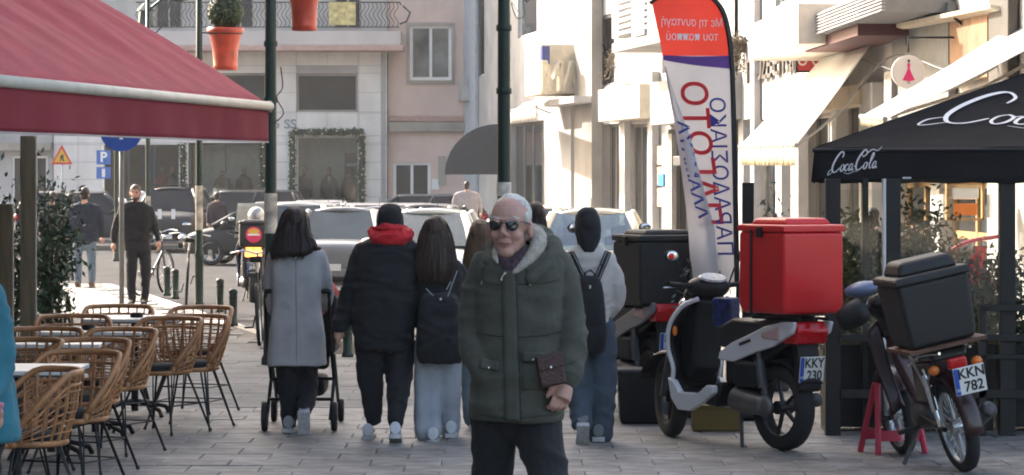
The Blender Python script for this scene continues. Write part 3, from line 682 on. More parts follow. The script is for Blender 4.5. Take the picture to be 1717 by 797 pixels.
def hair_loft(fig, rows, m, seed=0, voxel=.008, name='hair', extra=None):
    t = MB(); fig.rows(t, fig.smooth_rows(rows, 3), p=.95)
    if getattr(fig, 'hc', None) and fig.facing > 0: t.ball(fig.hc + Vector((0,-.016,.032)), (.084,.104,.098), 24, 16); t.ball(fig.hc + Vector((0,-.03,-.03)), (.075,.09,.09), 20, 14)
    if extra:
        for e in extra: fig.limb(t, e)
    sd = seed*5.0; rnd = random.Random(seed); R_ = fig.smooth_rows(rows, 3); ls = MB()
    for _ in range(110):
        a = rnd.uniform(0, 6.283); i0 = rnd.randint(0, len(R_)//2); P = []; g_ = rnd.uniform(.0, .010); da = rnd.uniform(-.12,.12)
        for i in range(i0, len(R_)):
            py, xl, xr, ry, dy = R_[i]; c = fig.L((xl+xr)/2, py, dy); k_ = 1 + (i-i0)*.004*rnd.uniform(0,1)
            P.append(c + Vector((((xr-xl)/2/fig.s+g_)*math.cos(a)*k_, (ry+g_)*math.sin(a), 0))); a += da*.2
        if len(P) > 3:
            P[-1] = P[-1] + Vector((rnd.uniform(-.012,.012), 0, -rnd.uniform(0,.03))); ls.tube(P, .0016, 4)
    ob('loose_strands', ls, m, fig.root, kind='stuff')
    return link(name, remesh(t, voxel, 3, lambda c: .007*noise.noise(Vector((c.x*45+sd, c.y*45, c.z*5))) + .006*noise.noise(Vector((c.x*16+sd, c.y*16, c.z*4))), name), m, fig.root)
blk = cloth('black quilted cloth', (0.012,0.012,0.014)); white_shoe = mat('white trainer leather', (0.55,0.56,0.6), .5, var=.1, vs=20)
sole_w = mat('dirty white sole', (0.45,0.44,0.45), .7, var=.2, vs=30)
denim = cloth('blue denim', (0.07,0.10,0.15), .6, 160); dark_t = cloth('black trouser cloth', (0.012,0.012,0.015))
# ---------------------------------------------------------------- the older man in the parka
f = Fig('older man with white hair and dark sunglasses in an olive parka, holding a brown pouch', 868, 426)
green = cloth('olive parka cotton', (0.07,0.071,0.056), .5, 260)
torso = [(412,842,898,.07,.03),(424,820,924,.1,.02),(440,803,944,.125,.02),(465,800,944,.135,.01),(520,802,940,.14,.0),(570,800,940,.145,.0),(620,795,942,.155,.0),(665,790,943,.165,.0),(703,789,943,.165,.0)]
arms = [[(814,448,.02,.062),(802,492,.03,.064),(796,540,.03,.062),(799,585,-.02,.062),(813,618,-.09,.055)],
        [(930,445,.02,.066),(946,485,.03,.064),(953,530,.02,.062),(958,575,-.04,.06),(950,628,-.13,.05)]]
legs = [[(832,690,.0,.1),(827,760,.03,.083),(822,860,.06,.068),(818,960,.16,.058),(814,1040,.26,.05)],
        [(896,690,.0,.1),(912,765,-.1,.083),(936,850,-.2,.068),(948,950,-.16,.058),(954,1040,-.2,.05)]]
make_person(f, (855,379.5,-.035), torso, arms, legs, [(814,1066,.24,.28,0),(954,1066,-.22,.28,0)],
    dict(top=green, legs=dark_t, shoe=mat('black shoe leather', (0.02,0.018,0.016), .4)), 'parka', yaw=-math.radians(14), pitch=0, facing=-1, voxel=.0085, hk=1.06,
    topfold=folds(.007, 6, 10, 3, .002), skinm=M['skin_old'],
    hands=[None, ((-.25,-.35,-.8), (-.75,-.5,.2), (-.3,.9,-.2), 1.0, .75)])
r = f.root; hc = f.L(855,379.5,-.035); Mh = Matrix.Rotation(-math.radians(14), 3, 'Z'); k = 1.06
def hp(p): return hc + Mh @ (Vector(p)*k)
t = MB(); t.ball(hp((0,.030,.038)), (.0785,.094,.089), 24, 16, Mh)
for s_ in (-1,1): t.ball(hp((s_*.054,.05,-.015)), (.023,.042,.045), 14, 10, Mh)
t.ball(hp((0,.075,-.03)), (.06,.04,.05), 14, 10, Mh)
for s_ in (-1,1): t.ball(hp((s_*.069,-.012,.028)), (.0085,.02,.026), 14, 10, Mh)
link('hair', remesh(t, .006, 2, lambda c: .003*noise.noise(c*90)+.003*noise.noise(c*40), 'hair'), HAIR['white'], r)
lens = mat('black sunglass lens', (0.006,0.006,0.007), .08, var=0, spec=.8); RX = Matrix.Rotation(0, 3, 'X')
g = ob('sunglasses', MB().tube([hp((-.012,-.102,.012)), hp((0,-.105,.015)), hp((.012,-.102,.012))], .0022, 6), M['black_metal'], r)
ob('top_bar', MB().tube([hp((-.014,-.1,.022)), hp((.014,-.1,.022))], .0016, 6), M['black_metal'], g)
ob('temple_arm', MB().tube([hp((-.062,-.082,.018)), hp((-.078,-.04,.014)), hp((-.080,.0,.006))], .002, 6), M['black_metal'], g)
ob('temple_arm', MB().tube([hp((.062,-.082,.018)), hp((.078,-.04,.014)), hp((.080,.0,.006))], .002, 6), M['black_metal'], g)
for s_ in (-1,1):
    mb = MB(); P = [(-.024,.017),(0,.02),(.022,.018),(.027,.006),(.022,-.014),(.008,-.023),(-.008,-.021),(-.021,-.009)]
    P = [(q.x, q.y) for q in smoothpath([Vector((*p,0)) for p in P+[P[0]]], 3)[:-1]]
    rings = [[hp((s_*(.031+x*.88*sc_), -.099+dy+x*.32, .005+z*.84*sc_)) for x, z in P] for sc_, dy in ((1,.004),(1,0),(.7,-.003),(.2,-.005))]
    if s_ < 0: rings = [rg[::-1] for rg in rings]
    ob('lens', mb.rings(rings), lens, g, smooth=True)
ob('lips', MB().tube([hp((-.025,-.088,-.063)), hp((-.012,-.0955,-.0605)), hp((0,-.0965,-.0615)), hp((.012,-.0955,-.0605)), hp((.025,-.088,-.063))], [.0015,.0035,.004,.0035,.0015], 8), mat('lip', (0.30,0.09,0.08), .5), r, smooth=True)
for s_ in (-1,1):
    ob('eyebrow', MB().tube([hp((s_*.018,-.089,.03)), hp((s_*.038,-.084,.035)), hp((s_*.056,-.07,.03))], [.002,.0035,.002], 6), HAIR['white'], r)
    ob('cheek_crease', MB().tube([hp((s_*.021,-.088,-.036)), hp((s_*.031,-.082,-.05)), hp((s_*.034,-.075,-.066))], [.001,.0018,.001], 6), mat('skin crease', (0.28,0.12,0.09), .7), r)
# hood: green shell with a pale fleece lining, lying open round the neck
t = MB(); f.limb(t, [(822,440,-.07,.02),(824,426,.0,.028),(842,408,.09,.045),(880,398,.12,.05),(910,404,.07,.05),(924,422,.0,.043),(914,444,-.08,.03),(890,466,-.13,.02)])
link('hood', remesh(t, .008, 3, folds(.006, 12, 12, 9), 'hood'), green, r)
fleece = mat('cream fleece', (0.42,0.38,0.33), .95, var=.15, vs=30, bump=1.0, bs=140)
t = MB(); f.limb(t, [(834,440,-.115,.008),(831,428,-.08,.014),(838,412,-.01,.022),(866,398,.08,.035),(892,392,.06,.04),(903,402,-.0,.036),(898,420,-.07,.03),(882,438,-.115,.02),(862,456,-.14,.01)])
link('hood_lining', remesh(t, .007, 3, lambda c: .004*noise.noise(c*80), 'hood_lining'), fleece, r)
plaid = mat('dark plaid scarf', (0.06,0.035,0.05), .9, var=.6, vs=45)
t = MB(); f.limb(t, [(840,424,-.06,.018),(847,440,-.10,.02),(857,452,-.115,.018),(868,440,-.105,.022),(880,424,-.06,.02)])
t.ball(f.L(857,444,-.07), (.042,.035,.028)); link('scarf', remesh(t, .007, 2, folds(.004, 20, 20, 1), 'scarf'), plaid, r)
bv = bvh_of(f.top); seam = cloth('parka seam', (0.022,0.028,0.02))
ob('placket', patch(f, bv, ((842,452),(864,452),(872,700),(848,700)), 3, 40, .006), green, r, smooth=True, solid=.007)
ob('placket_seam', MB().tube(line_on(f, bv, [(865,460),(868,540),(873,699)], .008), .0022, 5), seam, r)
ob('waist_seam', MB().tube(line_on(f, bv, [(799,556),(830,560),(870,562),(910,560),(940,555)], .001, 10), .0026, 5), seam, r)
ob('yoke_seam', MB().tube(line_on(f, bv, [(803,470),(830,474),(842,475)], .001, 6), .002, 5).tube(line_on(f, bv, [(868,475),(905,474),(938,468)], .001, 6), .002, 5), seam, r)
ob('hem_seam', MB().tube(line_on(f, bv, [(793,690),(830,694),(870,695),(938,690)], .001, 10), .002, 5), seam, r)
for q in (((876,586),(912,588),(912,604),(875,603)), ((806,598),(836,602),(835,617),(805,614))):
    fl = ob('pocket_flap', patch(f, bv, q, 6, 4, .008), green, r, smooth=True, solid=.007)
    ob('snap', MB().ball(line_on(f, bv, [((q[2][0]+q[3][0])/2, q[2][1]-4)]*2, .013)[0], .006), M['chrome'], fl)
ob('pocket', patch(f, bv, ((876,604),(914,606),(916,650),(876,648)), 6, 6, .003), green, r, smooth=True, solid=.005)
ob('sleeve_tab', MB().tube(line_on(f, bv, [(936,606),(955,604),(970,598)], .003, 6), .004, 6), green, r)
for a, b in (((812,446),(808,470)), ((884,448),(888,470))):
    dc = ob('drawstring', MB().tube(line_on(f, bv, [a, ((a[0]+b[0])/2-1,(a[1]+b[1])/2), b], .006), .0022, 6), seam, r)
    e = line_on(f, bv, [b, (b[0], b[1]+6)], .008, 2); ob('metal_tip', MB().tube([e[0], e[-1]], .0035, 8), M['chrome'], dc)
e = line_on(f, bv, [(848,455),(843,462),(840,468)], .014, 3); ob('zip_pull', MB().tube(e, [.003,.005,.004]+[.004]*(len(e)-3), 6), M['chrome'], r)
ob('cuff', MB().tube([f.L(951,622,-.12), f.L(949,634,-.145)], [.053,.05], 16), green, r, smooth=True)
pc = thing('pouch', 'dark brown leather pouch held by the older man in the parka', 'pouch', f.root.location + f.L(922,615,-.21))
PM = Matrix.Rotation(math.radians(-12), 3, 'Y') @ Matrix.Rotation(math.radians(12), 3, 'Z')
brown = mat('dark brown leather', (0.045,0.016,0.013), .45, var=.25, vs=14, bump=.5, bs=90)
ob('pouch_body', MB().box((0,0,0), (.105,.03,.125), M=PM), brown, pc, bevel=.01, seg=3)
ob('flap', MB().box((0,-.019,.035), (.106,.008,.058), M=PM), brown, pc, bevel=.004)
ob('clasp', MB().ball((.0,-.026,.012), .007), M['chrome'], pc)
# ---------------------------------------------------------------- woman in the grey coat with the pushchair
f = Fig('woman with long dark hair in a pale grey wool coat pushing a pushchair', 497, 235)
wool = cloth('pale grey wool', (0.42,0.41,0.41), .5, 300)
make_person(f, (495,376,0), [(414,478,518,.075,0),(420,458,535,.1,0),(432,452,542,.115,0),(470,454,541,.12,-.01),(515,457,539,.115,-.01),(560,453,545,.13,-.02),(613,449,549,.15,-.02)],
    [[(462,432,0,.065),(455,475,.04,.06),(454,515,.12,.055),(462,520,.3,.045)], [(534,432,0,.065),(543,470,.04,.06),(544,505,.12,.055),(535,512,.3,.045)]],
    [[(483,600,0,.095),(483,640,0,.075),(485,690,.0,.06),(485,712,.0,.05)], [(512,600,0,.095),(515,640,.02,.075),(516,668,-.06,.06),(512,690,-.16,.05)]],
    [(485,724,.02,.27,0),(513,714,-.2,.27,-1.15)], dict(top=wool, legs=dark_t, shoe=mat('grey trainer', (0.3,0.3,0.32), .6), sole=sole_w), 'coat', facing=1, topfold=drape(.012, 9, 4),
    hands=[((0,1,-.2),(1,0,0),(0,0,-1),.95,.7), ((0,1,-.2),(-1,0,0),(0,0,-1),.95,.7)])
hair_loft(f, [(349,486,504,.04,0),(355,477,512,.075,0),(370,470,517,.1,-.005),(390,464,520,.11,-.02),(410,458,527,.11,-.045),(424,457,524,.1,-.07),(430,460,508,.06,-.09)], HAIR['dark'], 1,
          extra=[[(516,395,-.03,.04),(524,408,-.07,.035),(532,416,-.09,.02),(540,416,-.09,.008)]])
bv = bvh_of(f.top); ob('back_seam', MB().tube(line_on(f, bv, [(498,435),(499,520),(500,610)], .0), .0025, 5), cloth('grey seam', (0.12,0.125,0.14)), f.root)
# pushchair
p = f.root.location; o = thing('pushchair', 'black pushchair with a red hood pushed by the woman in the grey coat', 'pushchair', (p.x, p.y+.55, 0))
K = lambda px, py, y: Vector(((px-f.x0)/f.s, y-.55, CH-(py-HZ)/f.s))
for sx, px in ((-1,447),(1,554)):
    ob('frame_tube', MB().tube([K(px-2,706,.12), K(px+2,640,.3), K(px-4,560,.2), K(px-3,500,.05), K(px-1,488,-.02)], .013, 8), M['black_metal'], o)
    ob('frame_tube', MB().tube([K(px+2,600,.3), K(px,690,.95)], .012, 8), M['black_metal'], o)
    for yy, rr, zz in ((.1,.105,0), (.95,.085,0)):
        for q in ((0,) if yy < .5 else (0,)):
            RW = Matrix.Rotation(math.pi/2, 3, 'Y'); c = Vector((K(px+sx*5,0,0).x, yy-.55, rr))
            wh = ob('wheel', MB().lathe([(rr-.03,-.016),(rr-.006,-.02),(rr,-.01),(rr,.01),(rr-.006,.02),(rr-.03,.016)], c, 24, RW), M['rubber'], o, smooth=True)
            ob('hub', MB().lathe([(.03,-.022),(.03,.022)], c, 12, RW).box(c, (.012,.14,.02)).box(c, (.012,.02,.14)), M['dark_grey'], wh)
ob('axle', MB().tube([K(447,672,.14), K(554,672,.14)], .012, 8).tube([K(447,640,.3), K(554,640,.3)], .012, 8), M['black_metal'], o)
ob('handle', MB().tube([K(446,488,-.02), K(553,488,-.02)], .017, 8), M['black_plastic'], o)
ob('basket', MB().box((.0,.05,.3), (.36,.5,.14)), blk, o, bevel=.04)
ob('seat', MB().prism([(-.2,.42),(.2,.42),(.23,.95),(-.23,.95)], -.12, .05), blk, o, bevel=.03)
ob('side_panel', MB().prism([(.19,.5),(.255,.55),(.265,.95),(.2,1.0)], -.15, .4), blk, o, bevel=.02)
redc = cloth('red pushchair fabric', (0.42,0.01,0.02))
t = MB(); t.ball((.02,.12,.93), (.25,.33,.2), 20, 12); ob('canopy', t, redc, o, smooth=True)
# ---------------------------------------------------------------- woman in black with red scarf
f = Fig('heavy set person in black padded coat and beanie with a bright red scarf', 643, 241)
make_person(f, (654,372,0), [(398,628,682,.08,0),(406,612,694,.12,0),(425,600,700,.15,0),(470,594,700,.17,0),(520,590,699,.17,0),(560,594,694,.17,0),(588,597,690,.165,0)],
    [[(612,425,0,.085),(597,470,.0,.082),(583,515,.02,.072),(570,545,.0,.055)], [(688,425,0,.08),(700,470,.02,.075),(702,515,.06,.06),(692,540,.12,.05)]],
    [[(622,575,0,.115),(621,630,.0,.092),(624,670,.02,.07),(626,702,.02,.055)], [(668,575,0,.115),(670,630,-.06,.092),(668,670,-.16,.07),(666,702,-.24,.055)]],
    [(617,738,.06,.28,0),(666,738,-.27,.28,-.35)], dict(top=blk, legs=dark_t, shoe=white_shoe, sole=sole_w), 'padded_coat', facing=1,
    hands=[((-.15,.1,-1),(.2,.9,0),(1,0,0),.95,.3), None], topfold=folds(.008, 5, 12, 5))
t = MB(); f.rows(t, f.smooth_rows([(342,645,664,.04,0),(347,638,671,.075,0),(358,633,675,.1,0),(374,631,677,.105,0),(388,636,675,.09,0)])); t.ball(f.hc + Vector((0,-.016,.03)), (.087,.106,.1), 24, 16); 
link('beanie', remesh(t, .008, 3, lambda c: .003*noise.noise(Vector((c.x*60, c.y*60, c.z*8)))), cloth('black knit', (0.012,0.011,0.012), .9, 120), f.root)
t = MB(); f.limb(t, [(626,390,-.03,.035),(634,400,-.1,.04),(655,398,-.12,.045),(676,399,-.09,.042),(683,392,-.0,.035),(655,385,.09,.04),(626,390,-.03,.035)]); f.limb(t, [(634,384,-.04,.03),(655,384,-.1,.04),(674,386,-.04,.032)])
link('scarf', remesh(t, .008, 2, folds(.009, 14, 26, 2), 'scarf'), cloth('bright red knit', (0.55,0.012,0.02), .8, 120), f.root)
# ---------------------------------------------------------------- girl with long brown hair, pale wide jeans
f = Fig('girl with long brown hair, black jacket and pale wide legged jeans', 733, 241)
make_person(f, (730,392,0), [(428,712,750,.07,0),(436,702,768,.1,0),(450,695,776,.12,0),(500,697,778,.13,0),(550,698,778,.13,0),(585,699,775,.13,0)],
    [[(705,452,0,.055),(699,490,.03,.052),(700,530,.1,.045),(708,550,.2,.04)], [(768,452,0,.055),(775,490,.03,.052),(777,540,.03,.045),(772,580,.06,.038)]],
    [[(717,580,0,.1),(716,640,.0,.1),(716,690,-.02,.1),(718,722,-.05,.095)], [(752,580,0,.1),(750,640,.05,.095),(751,690,.12,.09),(752,718,.16,.085)]],
    [(727,742,-.08,.25,0),(756,735,.12,.25,0)], dict(top=blk, legs=cloth('pale washed denim', (0.36,0.38,0.43), .5, 200), shoe=white_shoe, sole=sole_w), 'jacket', facing=1, legfold=drape(.014, 12, 7),
    hands=[None, ((0,0,-1),(0,1,0),(-1,0,0),.9,.4)])
hair_loft(f, [(366,722,738,.05,0),(372,714,746,.08,0),(388,706,754,.1,-.01),(410,701,760,.11,-.03),(435,698,764,.105,-.06),(455,701,762,.085,-.085),(472,706,756,.05,-.1)], HAIR['brown'], 2)
bp = thing('backpack', 'small black backpack on the girl with pale wide legged jeans', 'backpack', f.root.location + Vector((.02,-.18,1.0)))
t = MB(); q = f.x0; f.x0 = 738; z0 = f.root.location; old = f.L
f.rows(t, f.smooth_rows([(490,718,758,.04,-.14),(500,708,768,.07,-.17),(540,702,776,.09,-.19),(585,700,778,.09,-.19),(606,706,774,.06,-.17)]), p=.7)
f.x0 = q
mm = remesh(t, .01, 4, folds(.006, 8, 12, 8)); mm.transform(Matrix.Translation(Vector((5/241,0,0)) - Vector((.02,-.18,1.0)))); link('pack_body', mm, blk, bp)
grey = mat('light strap', (0.3,0.3,0.3), .6)
for a, b in (((716,482),(728,494)), ((768,452),(752,495)), ((757,470),(750,484))):
    ob('strap', MB().tube([f.L(*a,-.235)-Vector((.02,-.18,1.0)), f.L(*b,-.245)-Vector((.02,-.18,1.0))], .004, 6), grey, bp)
ob('buckle', MB().ball(f.L(740,500,-.26)-Vector((.02,-.18,1.0)), .012), M['steel'], bp)
# ---------------------------------------------------------------- girl half hidden behind the older man, and another behind his head
f = Fig('girl with light brown hair and light blue jeans, half hidden by the older man', 806, 232)
make_person(f, (806,398,0), [(432,790,824,.07,0),(440,780,835,.1,0),(480,776,838,.12,0),(540,776,838,.13,0),(610,774,838,.13,0)],
    [[(784,452,0,.05),(779,500,.03,.045),(780,550,.06,.04)], [(832,452,0,.05),(838,500,.03,.045),(838,550,.06,.04)]],
    [[(794,600,0,.09),(793,650,0,.08),(795,700,0,.075)], [(820,600,0,.09),(822,650,.05,.08),(822,700,.1,.075)]],
    [(797,719,0,.24,0),(822,719,.1,.24,0)], dict(top=cloth('black wool', (0.02,0.017,0.016)), legs=cloth('light blue denim', (0.16,0.22,0.27)), shoe=white_shoe), 'jacket', facing=1)
hair_loft(f, [(374,800,812,.05,0),(380,793,820,.08,0),(395,787,826,.1,-.01),(420,781,829,.1,-.04),(445,778,830,.08,-.07),(470,782,826,.04,-.09)], HAIR['light'], 3)
f = Fig('woman with straight brown hair just visible behind the older man on his right', 899, 200)
make_person(f, (899,364,0), [(400,885,915,.07,0),(410,878,922,.1,0),(450,874,924,.12,0),(520,876,924,.13,0),(560,876,924,.13,0)],
    [[(880,420,0,.05),(876,470,.03,.045),(878,510,.06,.04)], [(920,420,0,.05),(922,470,.03,.045),(922,510,.06,.04)]],
    [[(890,550,0,.085),(890,610,0,.07),(890,650,0,.055)], [(910,550,0,.085),(910,610,.03,.07),(911,650,.06,.055)]],
    [(890,661,0,.24,0),(911,661,.06,.24,0)], dict(top=blk, legs=dark_t, shoe=blk), 'jacket', facing=1)
hair_loft(f, [(345,892,904,.05,0),(350,886,909,.08,0),(362,883,914,.1,-.01),(380,884,916,.1,-.03),(400,884,918,.08,-.06),(425,888,918,.04,-.08)], HAIR['dark'], 4)
# ---------------------------------------------------------------- person in the white jumper with backpack
f = Fig('person in a black hood, white jumper and blue jeans with a long black backpack', 990, 244)
white_j = cloth('off white jumper', (0.56,0.53,0.49), .7, 180)
make_person(f, (986,385,0), [(412,970,1004,.07,0),(420,957,1018,.1,0),(434,950,1028,.12,0),(480,952,1026,.13,0),(520,954,1024,.13,0),(548,956,1022,.125,0)],
    [[(960,436,0,.062),(952,480,.0,.058),(950,520,.04,.05),(956,545,.1,.04)], [(1020,438,0,.062),(1032,470,.0,.058),(1035,500,.02,.055),(1023,528,.06,.045)]],
    [[(974,545,0,.1),(972,620,.0,.088),(974,675,-.08,.08),(975,706,-.16,.072)], [(1006,545,0,.1),(1010,620,.0,.095),(1008,690,.03,.09),(1006,728,.06,.085)]],
    [(976,730,-.2,.26,-.8),(1003,740,.06,.26,0)], dict(top=white_j, legs=cloth('dark blue denim', (0.06,0.08,0.11), .6, 160), shoe=mat('grey suede', (0.16,0.17,0.18), .8), sole=sole_w), 'jumper', facing=1, legfold=folds(.01, 9, 7, 12))
t = MB(); f.rows(t, f.smooth_rows([(349,978,994,.05,0),(355,970,1001,.08,0),(370,965,1006,.105,0),(390,965,1007,.105,-.01),(405,969,1004,.09,-.03),(422,978,996,.04,-.08)])); t.ball(f.hc + Vector((0,-.016,.03)), (.084,.106,.1), 24, 16)
link('hood', remesh(t, .008, 3, folds(.004, 10, 10, 2), 'hood'), cloth('black jersey hood', (0.01,0.01,0.012)), f.root)
bv = bvh_of(f.top)
off = Vector((0,-.16,1.0)); bp = thing('backpack', 'long black backpack with striped straps on the person in the white jumper', 'backpack', f.root.location + off)
t = MB(); f.rows(t, f.smooth_rows([(462,978,998,.04,-.15),(472,970,1006,.06,-.17),(510,962,1012,.08,-.19),(560,960,1016,.09,-.19),(584,966,1014,.07,-.18),(592,974,1006,.04,-.17)]), p=.75)
mm = remesh(t, .009, 4, folds(.004, 8, 10, 6)); mm.transform(Matrix.Translation(-off)); link('pack_body', mm, blk, bp)
for q, col in ((((951,424),(962,421),(988,478),(978,484)), blk), (((1014,420),(1024,424),(1000,482),(990,476)), blk)):
    mb = patch(f, bv, q, 4, 10, .012); mb.v = [tuple(Vector(v)-off) for v in mb.v]; st = ob('strap', mb, col, bp, smooth=True, solid=.012)
    for e in (.22, .78):
        a = Vector(q[0]).lerp(Vector(q[1]), e); b = Vector(q[3]).lerp(Vector(q[2]), e)
        ob('strap_stripe', MB().tube([v-off for v in line_on(f, bv, [tuple(a), tuple(b)], .019, 8)], .003, 5), M['white_paint'] if 0 else grey, st)
ob('haul_loop', MB().tube([f.L(982,474,-.17)-off, f.L(980,456,-.18)-off, f.L(989,452,-.18)-off, f.L(996,458,-.18)-off, f.L(993,474,-.17)-off], .007, 8), blk, bp)
ob('zip_pull', MB().box(f.L(988,480,-.24)-off, (.012,.006,.03)), M['steel'], bp)
# ---------------------------------------------------------------- bearded man in black walking towards the camera
f = Fig('bearded man in a black jumper and black trousers walking towards the cafe tables', 228, 118)
make_person(f, (227,324,0), [(338,216,240,.06,0),(343,204,250,.09,0),(352,200,256,.11,0),(380,203,254,.12,0),(408,208,250,.12,0),(420,210,250,.12,0)],
    [[(206,350,0,.06),(195,375,.02,.055),(191,395,.0,.045),(192,406,-.04,.035)], [(250,350,0,.06),(258,375,.02,.055),(263,392,.0,.045),(266,402,-.04,.035)]],
    [[(221,412,0,.09),(221,450,-.03,.075),(220,480,-.02,.062),(222,506,.0,.05)], [(242,412,0,.09),(244,450,.0,.075),(243,480,.03,.062),(241,506,.05,.05)]],
    [(221,514,-.05,.28,0),(242,514,.0,.28,0)], dict(top=cloth('black jersey', (0.014,0.014,0.016)), legs=dark_t, shoe=blk), 'jumper', facing=-1, voxel=.013,
    hands=[((-.1,-.2,-1),(.3,-1,0),(1,0,0),1,.35), ((.1,-.2,-1),(-.3,-1,0),(-1,0,0),1,.35)])
hc = f.L(227,324); 
t = MB(); t.ball(hc+Vector((0,.02,.04)), (.08,.095,.088)); link('hair', remesh(t, .009, 2, lambda c: .004*noise.noise(c*60), 'hair'), hairmat('greying brown hair', (0.09,0.065,0.05)), f.root)
t = MB(); t.ball(hc+Vector((0,-.048,-.08)), (.052,.048,.038)); t.ball(hc+Vector((.052,-.01,-.055)), (.014,.035,.04)); t.ball(hc+Vector((-.052,-.01,-.055)), (.014,.035,.04)); link('beard', remesh(t, .007, 2), HAIR['brown'], f.root)
for s_ in (-1,1): ob('eye', MB().ball(hc+Vector((s_*.03,-.078,.004)), (.013,.008,.007)), HAIR['dark'], f.root); ob('eyebrow', MB().ball(hc+Vector((s_*.031,-.082,.024)), (.02,.008,.005)), HAIR['dark'], f.root)
# ---------------------------------------------------------------- walkers in the background
def walker(label, x0, s, top, bot, wpx, colt, coll, facing=1, hair='dark', split=.5, hem=.53, zg=0, arm=1, leg_a=1, shoe=None, group=None, bare=None):
    h = bot-top; f = Fig(label, x0, s, zg=zg, group=group); y = lambda t: top + h*t; w_ = wpx/2
    tor = [(y(.15),x0-w_*.35,x0+w_*.35,.06,0),(y(.18),x0-w_*.85,x0+w_*.85,.09,0),(y(.23),x0-w_,x0+w_,.11,0),(y(.36),x0-w_*.92,x0+w_*.92,.13,0),(y(.48),x0-w_*.9,x0+w_*.9,.13,0),(y(hem),x0-w_*.95,x0+w_*.95,.14,0)]
    k = h/s/1.7
    make_person(f, (x0, y(.07), 0), tor, [[(x0-w_*.88,y(.21),0,.06*k),(x0-w_*1.1,y(.34),.0,.055*k),(x0-w_*1.1,y(.48),-.06,.045*k)], [(x0+w_*.88,y(.21),0,.06*k),(x0+w_*1.12,y(.34),.0,.055*k),(x0+w_*1.15,y(.48),.06,.045*k)]],
      [[(x0-w_*.42,y(.5),0,.09*k),(x0-w_*.5,y(.72),.04*leg_a,.075*k),(x0-w_*.5,y(.94),.1*leg_a,.055*k)], [(x0+w_*.42,y(.5),0,.09*k),(x0+w_*.5,y(.72),-.05*leg_a,.075*k),(x0+w_*.55,y(.93),-.12*leg_a,.055*k)]],
      [(x0-w_*.5,bot,.08*leg_a,.26,0),(x0+w_*.55,bot-1,-.14*leg_a,.26,0)], dict(top=colt, legs=coll, shoe=shoe or blk), 'jacket', facing=facing, voxel=.02, hk=k*1.0,
      hands=[((0,-.1,-1),(0,-1,0),(1,0,0),k,.3), ((0,.1,-1),(0,-1,0),(-1,0,0),k,.3)])
    hc = f.L(x0, y(.07)); t = MB(); t.ball(hc+Vector((0,.02 if facing < 0 else -.016,.034))*k, (.084*k,.104*k,.094*k)); 
    if facing > 0: t.ball(hc+Vector((0,-.05,-.03))*k, (.072*k,.06*k,.075*k), 16, 10)
    link('hair', remesh(t, .012, 2, lambda c: .005*noise.noise(c*50), 'hair'), HAIR[hair], f.root); return f
navy = cloth('navy padded cloth', (0.015,0.02,0.035))
walker('man in a dark navy jacket and blue jeans walking away, left of the bearded man', 142, 100, 314, 484, 50, navy, cloth('faded jeans', (0.13,0.17,0.21)), shoe=mat('brown shoe', (0.15,0.09,0.05), .6))
walker('woman in dark clothes walking away behind the leafy bush, leftmost walker', 88, 92, 322, 460, 36, cloth('dark brown coat', (0.03,0.025,0.025)), dark_t)
walker('person in a dark green coat half behind the man in jeans', 117, 94, 325, 471, 34, cloth('dark green coat', (0.03,0.035,0.025)), navy, hair='brown')
f = walker('pedestrian in a long dark coat crossing the road with a white bag', 364, 70, 322, 428, 27, cloth('dark plum coat', (0.035,0.022,0.028)), dark_t, zg=-.12, hem=.66)
o = thing('carrier_bag', 'white carrier bag carried by the pedestrian in the long dark coat', 'bag', f.root.location + Vector((.3,-.05,.62)))
ob('bag_body', MB().prism([(-.1,-.18),(.12,-.18),(.15,.12),(-.08,.12)], -.05, .05), M['white_paint'], o, bevel=.03); ob('bag_handle', MB().tube([(-.03,0,.12),(-.02,0,.26),(.04,0,.26),(.08,0,.12)], .008, 6), M['white_paint'], o)
walker('person in a pale quilted jacket standing by the far shop under the grey dome awning', 783, 62, 304, 412, 40, cloth('pale mauve jacket', (0.36,0.31,0.31)), dark_t, zg=-.1)
# ---------------------------------------------------------------- person cropped by the left edge, teal coat
f = Fig('person in a teal coat at the left edge, holding a pink phone', -78, 425)
teal = cloth('teal wool coat', (0.03,0.17,0.23), .5, 200)
make_person(f, (-82,412,0), [(466,-116,-46,.09,0),(482,-134,-24,.12,0),(510,-142,-8,.14,0),(560,-135,8,.15,0),(640,-138,20,.16,0),(738,-140,34,.17,0)],
    [[(-130,495,0,.065),(-130,530,0,.06),(-120,600,-.1,.05)], [(-22,495,0,.066),(-6,550,.0,.065),(0,610,-.02,.06),(-8,660,-.14,.045)]],
    [[(-90,700,0,.1),(-92,860,0,.07),(-92,1040,0,.055)], [(-30,700,0,.1),(-30,860,-.1,.07),(-28,1040,-.1,.055)]],
    [(-92,1067,0,.26,0),(-28,1067,-.1,.26,0)], dict(top=teal, legs=dark_t, shoe=blk), 'coat', facing=-1, voxel=.012,
    hands=[((.3,-1,0),(0,0,1),(0,0,-1),.9,.5), ((.35,-.35,-.75),(-.5,-.7,.1),(-.6,.6,-.2),.95,.5)])
hair_loft(f, [(364,-96,-68,.06,0.01),(379,-114,-50,.1,.02),(414,-118,-46,.1,.03),(464,-122,-42,.09,.06),(500,-116,-50,.06,.09)], HAIR['dark'], 6)
o = thing('phone', 'phone in a pink flowered case in the hand of the person in the teal coat', 'phone', f.root.location + f.L(-2,690,-.24))
PR = Matrix.Rotation(math.radians(25), 3, 'Y')
ob('phone_case', MB().box((0,0,0), (.075,.01,.14), M=PR), mat('pink flowered case', (0.6,0.2,0.28), .5, var=.6, vs=60), o, bevel=.004)
ob('camera_bump', MB().box(PR @ Vector((-.018,-.007,.045)), (.025,.005,.03), M=PR), M['black_plastic'], o)
